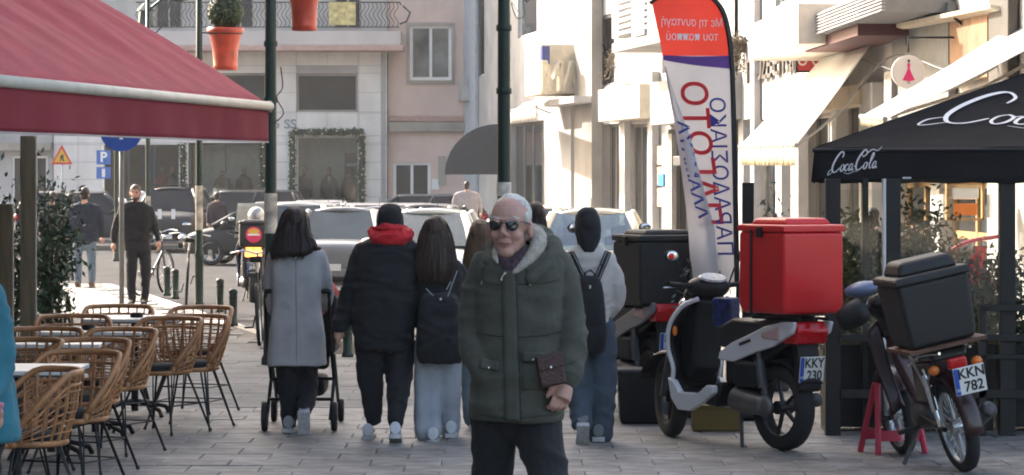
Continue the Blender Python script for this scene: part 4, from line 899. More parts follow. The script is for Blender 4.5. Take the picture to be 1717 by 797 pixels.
# ================================================================ CAFE TERRACE ON THE LEFT
# ---- red awning
a0, a1 = W(450, 176, 230), W(-190, 118, 355)         # front bar: far end, near end (runs on out of the frame)
bd = (a1-a0).normalized(); back = Vector((-bd.y*-1, bd.x*-1, 0)).normalized()
if back.x > 0: back = -back
o = thing('cafe_awning', 'large red cafe awning with a cream front bar and hanging valance above the wicker chairs', 'awning', a0)
n0, n1 = Vector((0,0,0)), a1-a0
dep = 3.3; rise = 2.15
redc2 = translucent('faded red awning canvas', (0.52,0.085,0.105), .25, bump=.5, bs=5, var=.16)
def cv(u, v):
    p = n0.lerp(n1, u) + back*(dep*v) + Vector((0,0,rise*v))
    sag = .035*math.sin(v*math.pi)*(1-.5*u); wv = .020*math.sin(u*31+v*4) + .035*math.sin(u*13-v*5+1) + .012*math.sin(u*57+v*9) + .012*math.sin(u*90-v*3)
    return p + Vector((0,0,-sag + wv*math.sin(min(1,v*1.6+.02)*math.pi/1.6)))
ob('canvas', MB().grid(cv, 150, 30), redc2, o, smooth=True, solid=.004)
ob('front_bar', MB().tube([n0+Vector((.01,0,-.01)), n1], .034, 10), mat('cream aluminium bar', (0.55,0.50,0.42), .5), o, smooth=True)
ob('bar_cap', MB().box((.01,0,-.012), (.03,.09,.085)), M['wall_cream'], o, bevel=.01)
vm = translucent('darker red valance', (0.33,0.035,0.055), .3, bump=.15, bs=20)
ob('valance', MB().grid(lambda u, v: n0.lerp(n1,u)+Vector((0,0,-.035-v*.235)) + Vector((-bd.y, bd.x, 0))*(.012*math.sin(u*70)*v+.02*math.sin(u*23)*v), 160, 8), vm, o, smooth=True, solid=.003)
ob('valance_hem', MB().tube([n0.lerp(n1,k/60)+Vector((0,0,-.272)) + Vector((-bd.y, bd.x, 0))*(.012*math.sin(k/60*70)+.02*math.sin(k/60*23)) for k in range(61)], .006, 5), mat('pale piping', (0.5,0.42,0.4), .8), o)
for u in (.12,.5,.9): ob('folding_arm', MB().tube([n0.lerp(n1,u)+Vector((0,0,-.04)), n0.lerp(n1,u)+back*1.5+Vector((0,0,rise*.5-.35)), n0.lerp(n1,u)+back*3.2+Vector((0,0,rise-.3))], .03, 8), M['wall_cream'], o)
# ---- wicker chairs
def rim(t):     # t -1..1 round the back, returns the top rim point
    a = t*math.radians(128); x = .275*math.sin(a); y = .255*math.cos(a)
    z = .80 - .02*t*t - .30*max(0, abs(t)-.45)**1.35/.55**1.35
    return Vector((x*(1.0+.06*math.cos(a)), y*1.05, z))
def base(t):
    a = t*math.radians(128); return Vector((.205*math.sin(a), .195*math.cos(a), .435))
def make_chair():
    t = thing('wicker_chair', 'wicker chair', 'chair', (0,0,0))
    P = [rim(-1+2*k/28) for k in range(29)]; fr = [Vector((.20,-.19,.435)), Vector((.08,-.235,.43)), Vector((-.08,-.235,.43)), Vector((-.20,-.19,.435))]
    ob('top_rim', MB().tube(P, .0175, 8), M['rattan'], t, smooth=True)
    ob('inner_rim', MB().tube([p*.985+Vector((0,0,-.05)) for p in P[2:-2]], .009, 6), M['rattan'], t, smooth=True)
    Bs = [base(-1+2*k/22) for k in range(23)]
    ob('seat_ring', MB().tube(Bs + smoothpath([Bs[-1]]+fr+[Bs[0]], 3)[1:], .016, 7), M['rattan'], t, smooth=True)
    for sx in (-1,1): ob('front_post', MB().tube([rim(sx), rim(sx)*.97+Vector((0,-.01,-.03)), Vector((sx*.21,-.16,.435))], .017, 8), M['rattan'], t, smooth=True)
    st = MB(); st.tube([(0,0,0),(0,.0,.5),(0,0,1)], .0075, 5)
    for k in range(17):
        u = -.94+1.88*k/16; a, b = base(u), rim(u)
        ob('stave', MB().tube([a, a.lerp(b,.5)+Vector((a.x,a.y,0)).normalized()*.015, b], .0065 if k % 4 else .011, 5), M['rattan'], t)
    for h, rr in ((.16,.0045),(.32,.0045),(.44,.006),(.58,.0045),(.74,.0045)):
        mb = MB(); L = [base(-.97+1.94*k/26).lerp(rim(-.97+1.94*k/26), h) for k in range(27)]
        ob('weave_band', mb.tube([p+Vector((p.x,p.y,0)).normalized()*(.012+.006*(-1)**i) for i, p in enumerate(L)], rr, 5), M['rattan'], t)
    cu = MB(); cu.lathe([(.02,.405),(.17,.41),(.195,.44),(.19,.475),(.15,.49),(.02,.492)], (0,-.015,0), 24); ob('seat_cushion', cu, mat('black seat pad', (0.015,0.015,0.015), .8, bump=.3) if 'black seat pad' not in bpy.data.materials else bpy.data.materials['black seat pad'], t, smooth=True)
    for sx in (-1,1):
        for sy in (-1,1):
            lg = ob('leg', MB().tube([(sx*.13,sy*.12,.425),(sx*.25,sy*.245,0.0)], .0075, 6).tube([(sx*.15,sy*.10,.425),(sx*.245,sy*.24,.03)], .005, 5), M['black_metal'], t)
            ob('foot', MB().tube([(sx*.245,sy*.24,.02),(sx*.251,sy*.247,0)], .011, 8), M['rubber'], lg)
    ob('brace', MB().tube([(.2,.19,.2),(-.2,.19,.2),(-.2,-.19,.2),(.2,-.19,.2),(.2,.19,.2)], .005, 5), M['black_metal'], t)
    ob('seat_support', MB().tube([(.15,.13,.425),(-.15,-.13,.425)], .006, 5).tube([(-.15,.13,.425),(.15,-.13,.425)], .006, 5), M['black_metal'], t)
    return t
spots = [ # px centre, s, rotation, label
 (328,216,-22,'wicker chair farthest from the camera in the right hand row, nearest the pushchair'),
 (272,235,-28,'wicker chair with its black seat pad in full view, second farthest in the right row'),
 (190,254,-24,'wicker chair in the middle of the right hand row, beside the third table'),
 (140,272,-20,'wicker chair second nearest in the right row, its rim overlapping the nearest wide one'),
 (118,293,-24,'wide open wicker chair showing its seat pad, directly right of the nearest table'),
 (48,322,-62,'nearest wicker chair, turned sideways next to the person in the teal coat'),
 (198,214,6,'wicker chair behind the farthest white table, only its back rim showing'),
 (123,231,10,'wicker chair behind the second farthest white table, left of the long table top'),
 (66,253,-8,'wicker chair low at the left behind the third table, with a curved rim'),
 (28,272,-35,'wicker chair at the left edge behind the nearest table'),
 (318,231,-15,'wicker chair tucked between the farthest and second farthest right hand chairs')]
ch = make_chair()
for i, (px, s_, rz, lb) in enumerate(spots):
    g = W(px, 302+1.8*s_, s_); c = ch if i == 0 else dup(ch)
    c.location = (g.x, g.y, 0.003); c.rotation_euler.z = math.radians(rz); c['label'] = lb; c['group'] = 'wicker chairs on the cafe terrace'
# ---- tables
tt = thing('cafe_table', 'table', 'table')
ob('table_top', MB().box((0,0,.735), (.72,.70,.025)), mat('white laminate', (0.62,0.61,0.6), .35, var=.06), tt, bevel=.006)
ob('edge_band', MB().box((0,0,.718), (.70,.68,.012)), M['dark_grey'], tt)
ob('column', MB().tube([(0,0,.03),(0,0,.71)], .028, 10), M['black_metal'], tt)
for k in range(4):
    a = math.pi/4 + k*math.pi/2; ob('foot', MB().tube([(0,0,.11),(.14*math.cos(a),.14*math.sin(a),.09),(.3*math.cos(a),.3*math.sin(a),.05),(.33*math.cos(a),.33*math.sin(a),.0)], .017, 8), M['black_metal'], tt)
for i, (px, s_, lb) in enumerate([(226,219,'farthest white topped cafe table, with a dark ashtray on it'), (160,239,'second farthest white cafe table, between two wicker chairs'),
        (86,258,'third white cafe table from the far end, at the left'), (28,299,'nearest cafe table with a pale grey top by the person in teal')]):
    g = W(px, 302+1.8*s_, s_); c = tt if i == 0 else dup(tt)
    c.location = (g.x, g.y, .003); c['label'] = lb; c['group'] = 'white cafe tables in a row'
    if i < 3:
        a = ob('ashtray', MB().lathe([(.045,0),(.05,.005),(.05,.035),(.042,.035),(.038,.01),(.01,.008)], n=16), M['black_plastic'], None, smooth=True)
        a.location = (g.x + (.02,-.04,-.02)[i], g.y-.05, .7515); a['category'] = 'ashtray'; a['group'] = 'ashtrays on the cafe tables'
        a['label'] = ('black ashtray on the farthest cafe table', 'black ashtray on the second farthest cafe table', 'black ashtray on the third cafe table, at the left')[i]
# ---- lamp posts
def post(px, s_, lean, label, r=.06, H=5.6, poster=None, zg=0, cy=0):
    g = W(px, HZ+(CH-zg)*s_, s_); o = thing('lamp_post', label, 'lamp post', (g.x, g.y, zg), 0, 'dark green lamp posts along the street')
    ob('shaft', MB().lathe([(r*1.6,0),(r*1.6,.06),(r*1.25,.1),(r*1.25,.7),(r*1.45,.74),(r*1.08,.82),(r,1.2),(r*.95,3.0),(r*.8,H)], n=20), M['green_metal'], o, smooth=True)
    for z in (2.55,3.1): ob('collar', MB().lathe([(r*1.12,z),(r*1.18,z+.015),(r*1.18,z+.04),(r*1.12,z+.055)], n=18), M['green_metal'], o)
    ob('arm', MB().tube([(0,0,H-.3),(.3,0,H-.05),(.7,0,H-.1)], .03, 8).tube([(0,0,H-.9),(.3,0,H-.6),(.45,0,H-.1)], .015, 6), M['green_metal'], o)
    ln = ob('lantern', MB().lathe([(.06,0),(.2,.05),(.16,.4),(.22,.42),(.05,.6)], (.7,0,H-.1), 8), M['green_metal'], o)
    if poster:
        for z0, z1, m_ in poster:
            ob('paper_notice', MB().lathe([(r*1.09,z0),(r*1.10,z0+.01),(r*1.10,z1-.01),(r*1.09,z1)], n=20, cap=False), m_, o)
    return o
paper2 = mat('torn cream notices', (0.5,0.44,0.36), .9, var=.5, vs=9)
p1 = post(845, 192, 0, 'thick dark lamp post rising right behind the older man, with pale paper stuck on it', .059, poster=[(1.66,1.78,M['paper'])])
p2_ = post(454, 172, 0, 'dark lamp post at the end of the red awning, cream notices on it', .058, poster=[(1.28,1.67,paper2)])
p3_ = post(334, 120, 0, 'slim dark lamp post carrying the ball shaped shrub in a red pot', .048, poster=[(1.10,1.72,paper2)])
post(248, 84, 0, 'distant dark lamp post behind the bearded man, in front of the balcony', .05, poster=[(1.2,1.6,paper2)], zg=-.12)
post(195, 71, 0, 'farthest dark lamp post at the left, with a bracket near its top', .05, zg=-.12)
ob('cable', MB().tube(smoothpath([(.1,-.05,2.9),(.12,-.06,2.7),(.06,-.05,2.6),(.13,-.06,2.45),(.03,-.05,2.35)], 4), .006, 5), M['black_plastic'], p2_)
ob('cable', MB().tube(smoothpath([(.06,-.03,3.6),(.2,-.05,3.35),(.24,-.05,3.55),(.2,-.05,3.75),(.1,-.05,3.8)], 4), .006, 5), M['black_plastic'], p1)
# ---- hanging pots with clipped ball shrubs
terra = mat('glossy red pot', (0.50,0.055,0.025), .35, var=.25, vs=7, coat=.3)
def leaves(mb, c, r, n, size, seed=0, shell_=.75, sq=(1,1,1)):
    rnd = random.Random(seed)
    for _ in range(n):
        d = Vector((rnd.gauss(0,1), rnd.gauss(0,1), rnd.gauss(0,1))).normalized(); q = c + Vector((d.x*sq[0], d.y*sq[1], d.z*sq[2]))*r*(shell_+(1-shell_)*rnd.random())
        a = Vector((rnd.gauss(0,1), rnd.gauss(0,1), rnd.gauss(0,1))).normalized(); b = a.cross(d+Vector((.01,.02,.03))).normalized(); s_ = size*rnd.uniform(.6,1.3)
        i = len(mb.v); mb.v += [tuple(q-a*s_), tuple(q+b*s_*.4), tuple(q+a*s_), tuple(q-b*s_*.4)]; mb.f.append((i,i+1,i+2,i+3))
def pot(px, s_, post_o, label, ptop, pbot, wpx):
    g = W(px, pbot, s_); o = thing('hanging_planter', label, 'planter', g); h = (pbot-ptop)/s_; r = wpx/2/s_
    ob('pot', MB().lathe([(r*.62,0),(r*.70,.01),(r*.66,h*.12),(r*.72,h*.5),(r*.86,h*.8),(r*.92,h*.86),(r,h*.88),(r*1.02,h),(r*.9,h),(r*.85,h*.9),(r*.1,h*.88)], n=28), terra, o, smooth=True)
    ob('root_soil', MB().lathe([(r*.86,h*.9),(r*.01,h*.93)], n=16), M['bark'], o)
    R = r*1.0; cz = h*.95 + R*1.02; mb = MB(); mb.ball((0,0,cz), (R*.9,R*.9,R*.93), 20, 14)
    lf = MB(); leaves(lf, Vector((0,0,cz)), R, 2600, .028, 3, .88)
    tr = ob('foliage_ball', mb, mat('dark clipped foliage', (0.012,0.028,0.012), .8) if 'dark clipped foliage' not in bpy.data.materials else bpy.data.materials['dark clipped foliage'], o, smooth=True); ob('leaf_mass', lf, M['leaf'], tr, kind='stuff')
    ob('stem', MB().tube([(0,0,h*.85),(0,0,cz)], .02, 6), M['bark'], o)
    dx = post_o.location.x - g.x; dy = post_o.location.y - g.y
    ob('bracket', MB().tube([(dx,dy,h*.86),(0,0,h*.86)], .012, 6).lathe([(r*.93,h*.84),(r*.95,h*.84),(r*.95,h*.87),(r*.93,h*.87)], n=20), M['black_metal'], o)
pot(378, 119, p3_, 'red pot holding a clipped dark green ball shrub, hung on the slim lamp post', 47, 118, 61)
pot(510, 171, p2_, 'red pot hung high beside the lamp post at the awning end, cut off above', -28, 52, 62)
# ---- wooden posts and bush behind the chairs
for px, s_, top, wd, lb in ((48,205,228,.12,'taller weathered wooden post carrying the cafe awning edge, left of the bush'), (10,215,342,.11,'short weathered wooden post at the left edge of the picture')):
    g = W(px, HZ+1.8*s_, s_); H_ = 1.8-(top-302)/s_
    o = thing('wooden_post', lb, 'post', (g.x, g.y, 0))
    ob('timber', MB().box((0,0,H_/2), (wd,wd,H_)), M['wood'], o, bevel=.008); ob('base_plate', MB().box((0,0,.02), (.2,.2,.036)), M['black_metal'], o)
    ob('corner_strip', MB().box((wd*.5+.006,-wd*.5+.01,H_/2), (.01,.02,H_-.05)), M['wall_cream'], o)
def bush(name, label, px, s_, h, r, n, m1, seed, pw=.5, stems=7, cat='bush', pcol=None, leaf=.035, zg=0, lift=.35):
    g = W(px, HZ+(CH-zg)*s_, s_); o = thing(name, label, cat, (g.x, g.y, zg)); rnd = random.Random(seed)
    ob('planter_box', MB().lathe([(pw*.38,0),(pw*.42,.02),(pw*.5,.42),(pw*.52,.44),(pw*.46,.44),(pw*.44,.4),(.02,.39)], n=24), pcol or M['dark_grey'], o, smooth=True)
    lf = MB()
    for i in range(stems):
        a = rnd.uniform(0,6.28); e = Vector((r*math.cos(a)*rnd.uniform(.3,1), r*math.sin(a)*rnd.uniform(.3,1), h*rnd.uniform(.7,1)))
        P = smoothpath([Vector((0,0,.35)), Vector((e.x*.3,e.y*.3,.35+(e.z-.35)*.45)), e], 3)
        ob('branch', MB().tube(P, [.018*(1-.7*k/(len(P)-1)) for k in range(len(P))], 6), M['bark'], o)
        for k in range(int(n/stems)):
            t = rnd.uniform(lift,1.05); q = P[min(len(P)-1,int(t*(len(P)-1)))] + Vector((rnd.gauss(0,.11*r+.05), rnd.gauss(0,.11*r+.05), rnd.gauss(0,.09)))
            leaves(lf, q, .015, 1, leaf, rnd.randint(0,10**6))
    ob('foliage', lf, m1, o, kind='stuff'); return o
bush('olive_bush', 'dark leafy bush in a planter between the wooden posts at the left', 82, 185, 1.78, .36, 2000, M['leaf'], 4, .5, 9, leaf=.036)
bush('olive_bush', 'sparser dark bush at the far left edge behind the wooden posts', 22, 195, 1.85, .3, 1300, M['leaf'], 5, .5, 7, leaf=.036)
g = W(76, HZ+1.8*150, 150); o = thing('dark_post', 'dark slim post with a black top standing beside the leafy bush', 'post', (g.x, g.y, 0))
ob('shaft', MB().lathe([(.06,0),(.055,.02),(.05,1.3),(.045,1.5),(.02,1.55)], n=14), M['dark_grey'], o, smooth=True)
g = W(90, 560, 170); o = thing('black_armchair', 'black rounded chair back standing behind the wicker chairs by the bush', 'chair', (g.x, g.y, 0))
ob('back_hoop', MB().tube(smoothpath([(-.16,0,.5),(-.12,0,.66),(0,0,.72),(.12,0,.66),(.15,0,.5)], 4), .028, 8), M['black_plastic'], o, smooth=True)
ob('seat', MB().lathe([(.02,.44),(.19,.44),(.2,.47),(.02,.48)], n=20), M['black_plastic'], o)
for sx in (-1,1):
    for sy in (-1,1): ob('leg', MB().tube([(sx*.13,sy*.13,.44),(sx*.19,sy*.19,0)], .014, 6), M['black_plastic'], o)
# ---- bollards
for i, (px, s_, lb) in enumerate([(280,108,'farthest green bollard, beside the bicycle wheel'), (294,111,'green bollard just right of the farthest one, left of the parked bicycle'), (369,123,'left one of the two green bollards above the wicker chairs'),
        (391,136,'right one of the two green bollards, nearer the kerb corner'), (583,165,'green bollard seen between the pushchair and the person with the red scarf')]):
    g = W(px, HZ+1.8*s_, s_)
    if i == 0:
        b0 = thing('bollard', lb, 'bollard', (g.x, g.y, 0)); h = .46
        ob('post', MB().lathe([(.062,0),(.062,.03),(.05,.05),(.05,h-.06),(.056,h-.05),(.056,h-.03),(.045,h-.01),(.02,h)], n=16), M['green_metal'], b0, smooth=True)
        ob('ring', MB().lathe([(.053,h-.12),(.056,h-.115),(.056,h-.1),(.053,h-.095)], n=16), M['black_metal'], b0)
    else: b_ = dup(b0, (g.x, g.y, 0)); b_['label'] = lb
for q in C.objects:
    if q.name.startswith('bollard'): q['group'] = 'green bollards along the kerb'
# ---- traffic signs
def signpost(px, s_, label, H_, name='road_sign', zg=0, r=.03, m=None):
    g = W(px, HZ+(CH-zg)*s_, s_); o = thing(name, label, 'sign', (g.x, g.y, zg)); ob('pole', MB().tube([(0,0,0),(0,0,H_)], r, 10), m or M['steel'], o, smooth=True); return o
o = signpost(204, 119, 'round blue road sign on a tall thin pole, half hidden by the awning valance', 2.55, r=.035, m=mat('dull grey pole', (0.13,0.13,0.13), .6))
RYX = Matrix.Rotation(math.pi/2, 3, 'X')
ob('disc', MB().lathe([(.295,-.006),(.3,-.004),(.3,.004),(.295,.006)], (0,-.05,2.5), 36, RYX), mat('road sign blue', (0.01,0.06,0.33), .4, var=0), o)
ob('arrow_print', MB().box((0,-.058,2.52), (.05,.002,.3)).prism([(-.1,2.58),(.1,2.58),(0,2.72)], -.0595, -.0575), M['white_paint'], o, kind='stuff')
o = signpost(104, 52, 'red and yellow triangular warning sign on a thin pole', 3.0, zg=0)
ob('red_triangle', MB().prism([(-.35,2.3),(.35,2.3),(0,2.95)], -.06, -.04), mat('sign red', (0.65,0.05,0.02), .4, var=0), o, bevel=.01)
ob('yellow_field', MB().prism([(-.24,2.37),(.24,2.37),(0,2.81)], -.066, -.061), mat('sign yellow', (0.75,0.42,0.02), .4, var=0), o)
ob('walking_figure', MB().prism([(-.07,2.4),(-.03,2.4),(0,2.5),(.05,2.4),(.09,2.4),(.04,2.54),(.07,2.57),(.06,2.6),(.0,2.62),(-.05,2.55),(-.03,2.53)], -.07, -.067), M['ink'], o)
o = signpost(174, 54, 'blue square parking sign with a white P, beside the white pillar', 2.9, zg=0)
ob('panel', MB().box((0,-.05,2.5), (.44,.02,.44)), mat('parking blue', (0.02,0.12,0.45), .4, var=0), o, bevel=.004)
text('lettering', 'P', .42, T((0,-.063,2.5)), M['white_paint'], o, bold=.015)
pn = ob('sub_panel', MB().box((0,-.05,2.02), (.44,.02,.36)), bpy.data.materials['parking blue'], o)
ob('white_mark', MB().box((0,-.063,2.02), (.1,.004,.26)), M['white_paint'], pn)
# ---- garlands and mannequins on the marble building
gl = mat('dark fir garland', (0.012,0.03,0.016), .8)
def garland(segs, label):
    c = segs[0][0]; o = thing('garland', label, 'garland', c); rnd = random.Random(len(label)); lf = MB(); k = 0
    for a, b in segs:
        L = (b-a).length; n = int(L*230)
        core = ob('garland_core', MB().tube([a-c, b-c], .09, 8), gl, o)
        for _ in range(n):
            q = a.lerp(b, rnd.random())-c; leaves(lf, q, .15, 1, .06, rnd.randint(0,10**6), .6)
        for j in range(int(L*4)):
            q = a.lerp(b, (j+.5)/int(L*4))-c + Vector((rnd.uniform(-.1,.1), -.17, rnd.uniform(-.1,.1)))
            if k < 300: ob('bauble', MB().ball(q, .03, 8, 6), mat('pale gold bauble', (0.7,0.62,0.45), .3) if k == 0 else bpy.data.materials['pale gold bauble'], o); k += 1
    ob('garland_needles', lf, M['leaf'], o, kind='stuff')
GP = lambda px, py: Vector((f1.root.location.x + U(px), 97.8, Z(py)))
garland([(GP(491,392),GP(491,224)),(GP(491,222),GP(608,222)),(GP(607,224),GP(607,392))], 'garland with pale baubles framing the right hand shop window below the grey upper window')
garland([(GP(308,392),GP(308,243))], 'vertical garland strip left of the glazed shop window, behind the slim lamp post')
garland([(GP(442,392),GP(442,243))], 'vertical garland strip at the right of the glazed shop window, by the awning end')
def mannequin(px, label, col, h=1.85, shirt=None):
    g = (f1.root.location.x+U(px), 98.75, .42); o = thing('mannequin', label, 'mannequin', g); F_ = Fig.__new__(Fig); F_.s, F_.x0, F_.zg, F_.root = 51, px, 0, o
    t = MB(); t.box((0,0,-.19), (.5,.4,.5)); ob('plinth', t, M['wall_cream'], o)
    t = MB(); Rr = []
    for z, rx, ry in ((.75,.2,.13),(1.0,.19,.12),(1.25,.23,.14),(1.42,.24,.12),(1.5,.12,.08),(1.6,.06,.06)):
        Rr.append([Vector((rx*math.cos(a), ry*math.sin(a), z)) for a in [2*math.pi*k/16 for k in range(16)]])
    t.rings(Rr)
    for sx in (-1,1): t.tube([(sx*.2,0,1.4),(sx*.27,0,1.1),(sx*.26,-.05,.82)], [.06,.055,.045], 10)
    link('suit_jacket', remesh(t, .025, 2, name='suit_jacket'), col, o)
    t = MB()
    for sx in (-1,1): t.tube([(sx*.09,0,.85),(sx*.1,0,.5),(sx*.1,0,.06)], [.1,.08,.07], 10)
    ob('trousers', t, col, o, smooth=True, kind='stuff') if 0 else [ob('trouser_leg', MB().tube([(sx*.09,0,.85),(sx*.1,0,.5),(sx*.1,0,.06)], [.1,.08,.07], 10), col, o, smooth=True) for sx in (-1,1)]
    ob('head', MB().ball((0,0,1.72), (.08,.1,.12)), M['skin'], o, smooth=True)
    if shirt: ob('shirt_front', MB().prism([(-.05,1.5),(.05,1.5),(0,1.2)], -.16, -.14), M['white_paint'], o)
suit = cloth('charcoal suit', (0.02,0.022,0.026))
mannequin(550, 'mannequin in a dark suit with white shirt, centre of the garlanded window', suit, shirt=1)
mannequin(508, 'mannequin in a black dress coat at the left of the garlanded window', blk)
mannequin(586, 'mannequin in a dark green jacket at the right of the garlanded window', cloth('bottle green', (0.01,0.03,0.03)))
mannequin(370, 'mannequin in a dark jacket at the left of the glazed shop window', suit)
mannequin(405, 'mannequin in a long black coat at the middle of the glazed shop window', blk)
mannequin(268, 'mannequin in a red top inside the far left shop window', cloth('dusty red top', (0.3,0.03,0.04)))
mannequin(284, 'mannequin in dark clothes beside the one in a red top', suit)
# ================================================================ VEHICLES
RXm = Matrix.Rotation(math.pi/2, 3, 'X')          # lathe axis along local y
def wheel(root, c, r, w_, spokes=5, rimmat=None, tyre=M['rubber'], rw=None):
    c = Vector(c); rw = rw or r*.3
    t = ob('wheel', MB().lathe([(r-rw,-w_*.42),(r-rw*.35,-w_*.5),(r-rw*.1,-w_*.36),(r,-w_*.12),(r,w_*.12),(r-rw*.1,w_*.36),(r-rw*.35,w_*.5),(r-rw,w_*.42),(r-rw,-w_*.42)], c, 32, RXm, cap=False), tyre, root, smooth=True)
    mb = MB().lathe([(r-rw*1.15,-w_*.36),(r-rw*.95,-w_*.42),(r-rw*.95,w_*.42),(r-rw*1.15,w_*.36),(r-rw*1.15,-w_*.36)], c, 28, RXm, cap=False)
    ob('rim', mb, rimmat or M['dark_grey'], t, smooth=True)
    mb = MB().lathe([(r*.16,-w_*.45),(r*.16,w_*.45)], c, 14, RXm)
    for k in range(spokes):
        a = 2*math.pi*k/spokes; d = Vector((math.cos(a),0,math.sin(a)))
        mb.tube([c+d*r*.12, c+d*(r-rw)], [r*.06 if spokes < 9 else .003, r*.045 if spokes < 9 else .003], 6)
    ob('spokes', mb, rimmat or M['dark_grey'], t); return t
def plate(root, c, Mr, l1, l2, wd=.2, ht=.17):
    o = ob('number_plate', MB().box(c, (wd,.006,ht), M=Mr), M['plate'], root, bevel=.002)
    X = Matrix.Translation(Vector(c)) @ Mr.to_4x4()
    ob('blue_band', MB().box(Vector(c)+Mr@Vector((-wd*.42,-.0055,0)), (wd*.14,.004,ht*.96), M=Mr), M['eu_blue'], o)
    text('plate_lettering', l1, .088, X @ Matrix.Translation((wd*.07,-.0052,ht*.24)), M['ink'], o, bold=.002, wide=.95)
    text('plate_number', l2, .088, X @ Matrix.Translation((wd*.1,-.0052,-ht*.24)), M['ink'], o, bold=.002, wide=.95)
    text('country_code', 'GR', .022, X @ Matrix.Translation((-wd*.42,-.0082,-ht*.3)), M['white_paint'], o)
    return o
RB = Matrix.Rotation(-math.pi/2, 3, 'Z')      # plate facing backwards (-x)
def scooter(label, px, s_, rz, c1, box, boxd, plates, r=.3, group=None, mirror_z=1.3, zg=0, boxx=(-.33,.17), strap=True, logo=None, steer=0):
    g = W(px, HZ+(CH-zg)*s_, s_); o = thing('scooter', label, 'scooter', (g.x, g.y, zg), rz, group); B = M['black_plastic']
    wheel(o, (0,0,r), r, .13, 5, mat('grey cast wheel', (0.035,0.035,0.037), .4, .4) if 'grey cast wheel' not in bpy.data.materials else bpy.data.materials['grey cast wheel'])
    wheel(o, (1.3,0,r), r, .11, 5, bpy.data.materials['grey cast wheel'])
    if steer:
        fw_ = [c for c in o.children if c.name.startswith('wheel')][-1]; Rz_ = Matrix.Rotation(math.radians(steer), 3, 'Z'); c_ = Vector((1.3,0,r)); fw_.rotation_euler.z = math.radians(steer); fw_.location = c_ - Rz_ @ c_
    for sy in (-1,1):
        ob('fork_leg', MB().tube([(1.3,sy*.075,r),(1.17,sy*.075,.72)], .024, 8), M['dark_grey'], o)
        ob('shock_absorber', MB().tube([(.02,sy*.13,.3),(.1,sy*.14,.68)], .02, 8).tube([(.05,sy*.135,.42),(.085,sy*.14,.6)], .034, 10), M['dark_grey'], o)
        ob('rear_fairing', MB().prism([(.52,.585),(.5,.64),(.36,.71),(.2,.76),(0,.83),(-.2,.87),(-.33,.87),(-.3,.79),(-.1,.70),(.12,.645),(.34,.575)], sy*.13 if sy>0 else -.17, .17 if sy>0 else -.13), c1, o, bevel=.014)
        ob('floor_fairing', MB().prism([(1.04,.44),(1.0,.30),(.92,.22),(.78,.22),(.62,.29),(.50,.36),(.50,.41),(.58,.41),(.68,.35),(.9,.345),(.97,.42)], sy*.17 if sy>0 else -.22, .22 if sy>0 else -.17), c1, o, bevel=.012)
        ob('shield_edge', MB().tube(smoothpath([(.80,sy*.12,.985),(.90,sy*.19,.93),(1.0,sy*.225,.80),(1.03,sy*.215,.64),(.99,sy*.2,.5),(1.03,sy*.19,.38)], 4), .017, 8), c1, o, smooth=True)
        ob('indicator', MB().ball((.97,sy*.2,.76), (.015,.02,.035)), M['orange_lens'], o)
        st = ob('mirror_stalk', MB().tube(smoothpath([(.85,sy*.17,1.08),(.87,sy*.24,1.2),(.86,sy*.3,mirror_z)], 3), .007, 6), B, o)
        ob('mirror', MB().ball((.86,sy*.31,mirror_z), (.02,.055,.04)), B, st, smooth=True); ob('mirror_glass', MB().ball((.843,sy*.31,mirror_z), (.008,.048,.034)), M['chrome'], st, smooth=True)
        ob('grip', MB().tube([(.86,sy*.16,1.07),(.82,sy*.36,1.09)], .019, 10), B, o)
        ob('brake_lever', MB().tube([(.9,sy*.2,1.07),(.91,sy*.34,1.06)], .007, 6), M['steel'], o)
    t = MB(); t.ball((.86,0,1.06), (.12,.17,.085)); t.ball((.93,0,1.0), (.1,.14,.1)); link('handlebar_cowl', remesh(t, .012, 3, name='cowl'), B, o)
    ob('dashboard', MB().lathe([(.085,0),(.075,.012),(.01,.014)], (.80,0,1.125), 20, Matrix.Rotation(-.45, 3, 'Y') @ Matrix.Diagonal((.75,1.35,1))), mat('grey dial', (0.35,0.37,0.4), .2, var=.3, vs=30) if 'grey dial' not in bpy.data.materials else bpy.data.materials['grey dial'], o)
    t = MB()
    def shield(u, v): 
        z, x, hw = interp(v, [(0,.36,1.02,.17),(.25,.5,.98,.185),(.5,.66,1.02,.2),(.75,.82,.98,.21),(1,1.0,.84,.12)])
        k = u*2-1; return Vector((x+.05*(1-k*k), k*hw, z))
    ob('leg_shield', MB().grid(shield, 12, 16), B, o, smooth=True, solid=.03)
    ob('inner_panel', MB().prism([(.96,.4),(.86,.5),(.84,.8),(.8,.98),(.9,1.0),(1.03,.8),(1.02,.5)], -.12, .12), B, o, bevel=.03)
    ob('headlamp', MB().ball((1.06,0,.93), (.05,.1,.06)), M['chrome'], o, smooth=True)
    ob('floorboard', MB().prism([(1.0,.30),(1.0,.36),(.62,.36),(.5,.44),(.46,.4),(.52,.26)], -.18, .18), B, o, bevel=.02)
    def fend(u, v): a = math.radians(lerp(20,150,u)); return Vector((1.3+(r+.035)*math.cos(a), (v-.5)*.14, r+(r+.035-.03*(2*v-1)**2)*math.sin(a)))
    ob('front_fender', MB().grid(fend, 14, 6), B, o, smooth=True, solid=.008)
    def fend2(u, v): a = math.radians(lerp(60,146,u)); return Vector(((r+.05)*math.cos(a)*1.12, (v-.5)*.17, r+(r+.05-.03*(2*v-1)**2)*math.sin(a)))
    ob('rear_fender', MB().grid(fend2, 14, 6), B, o, smooth=True, solid=.01)
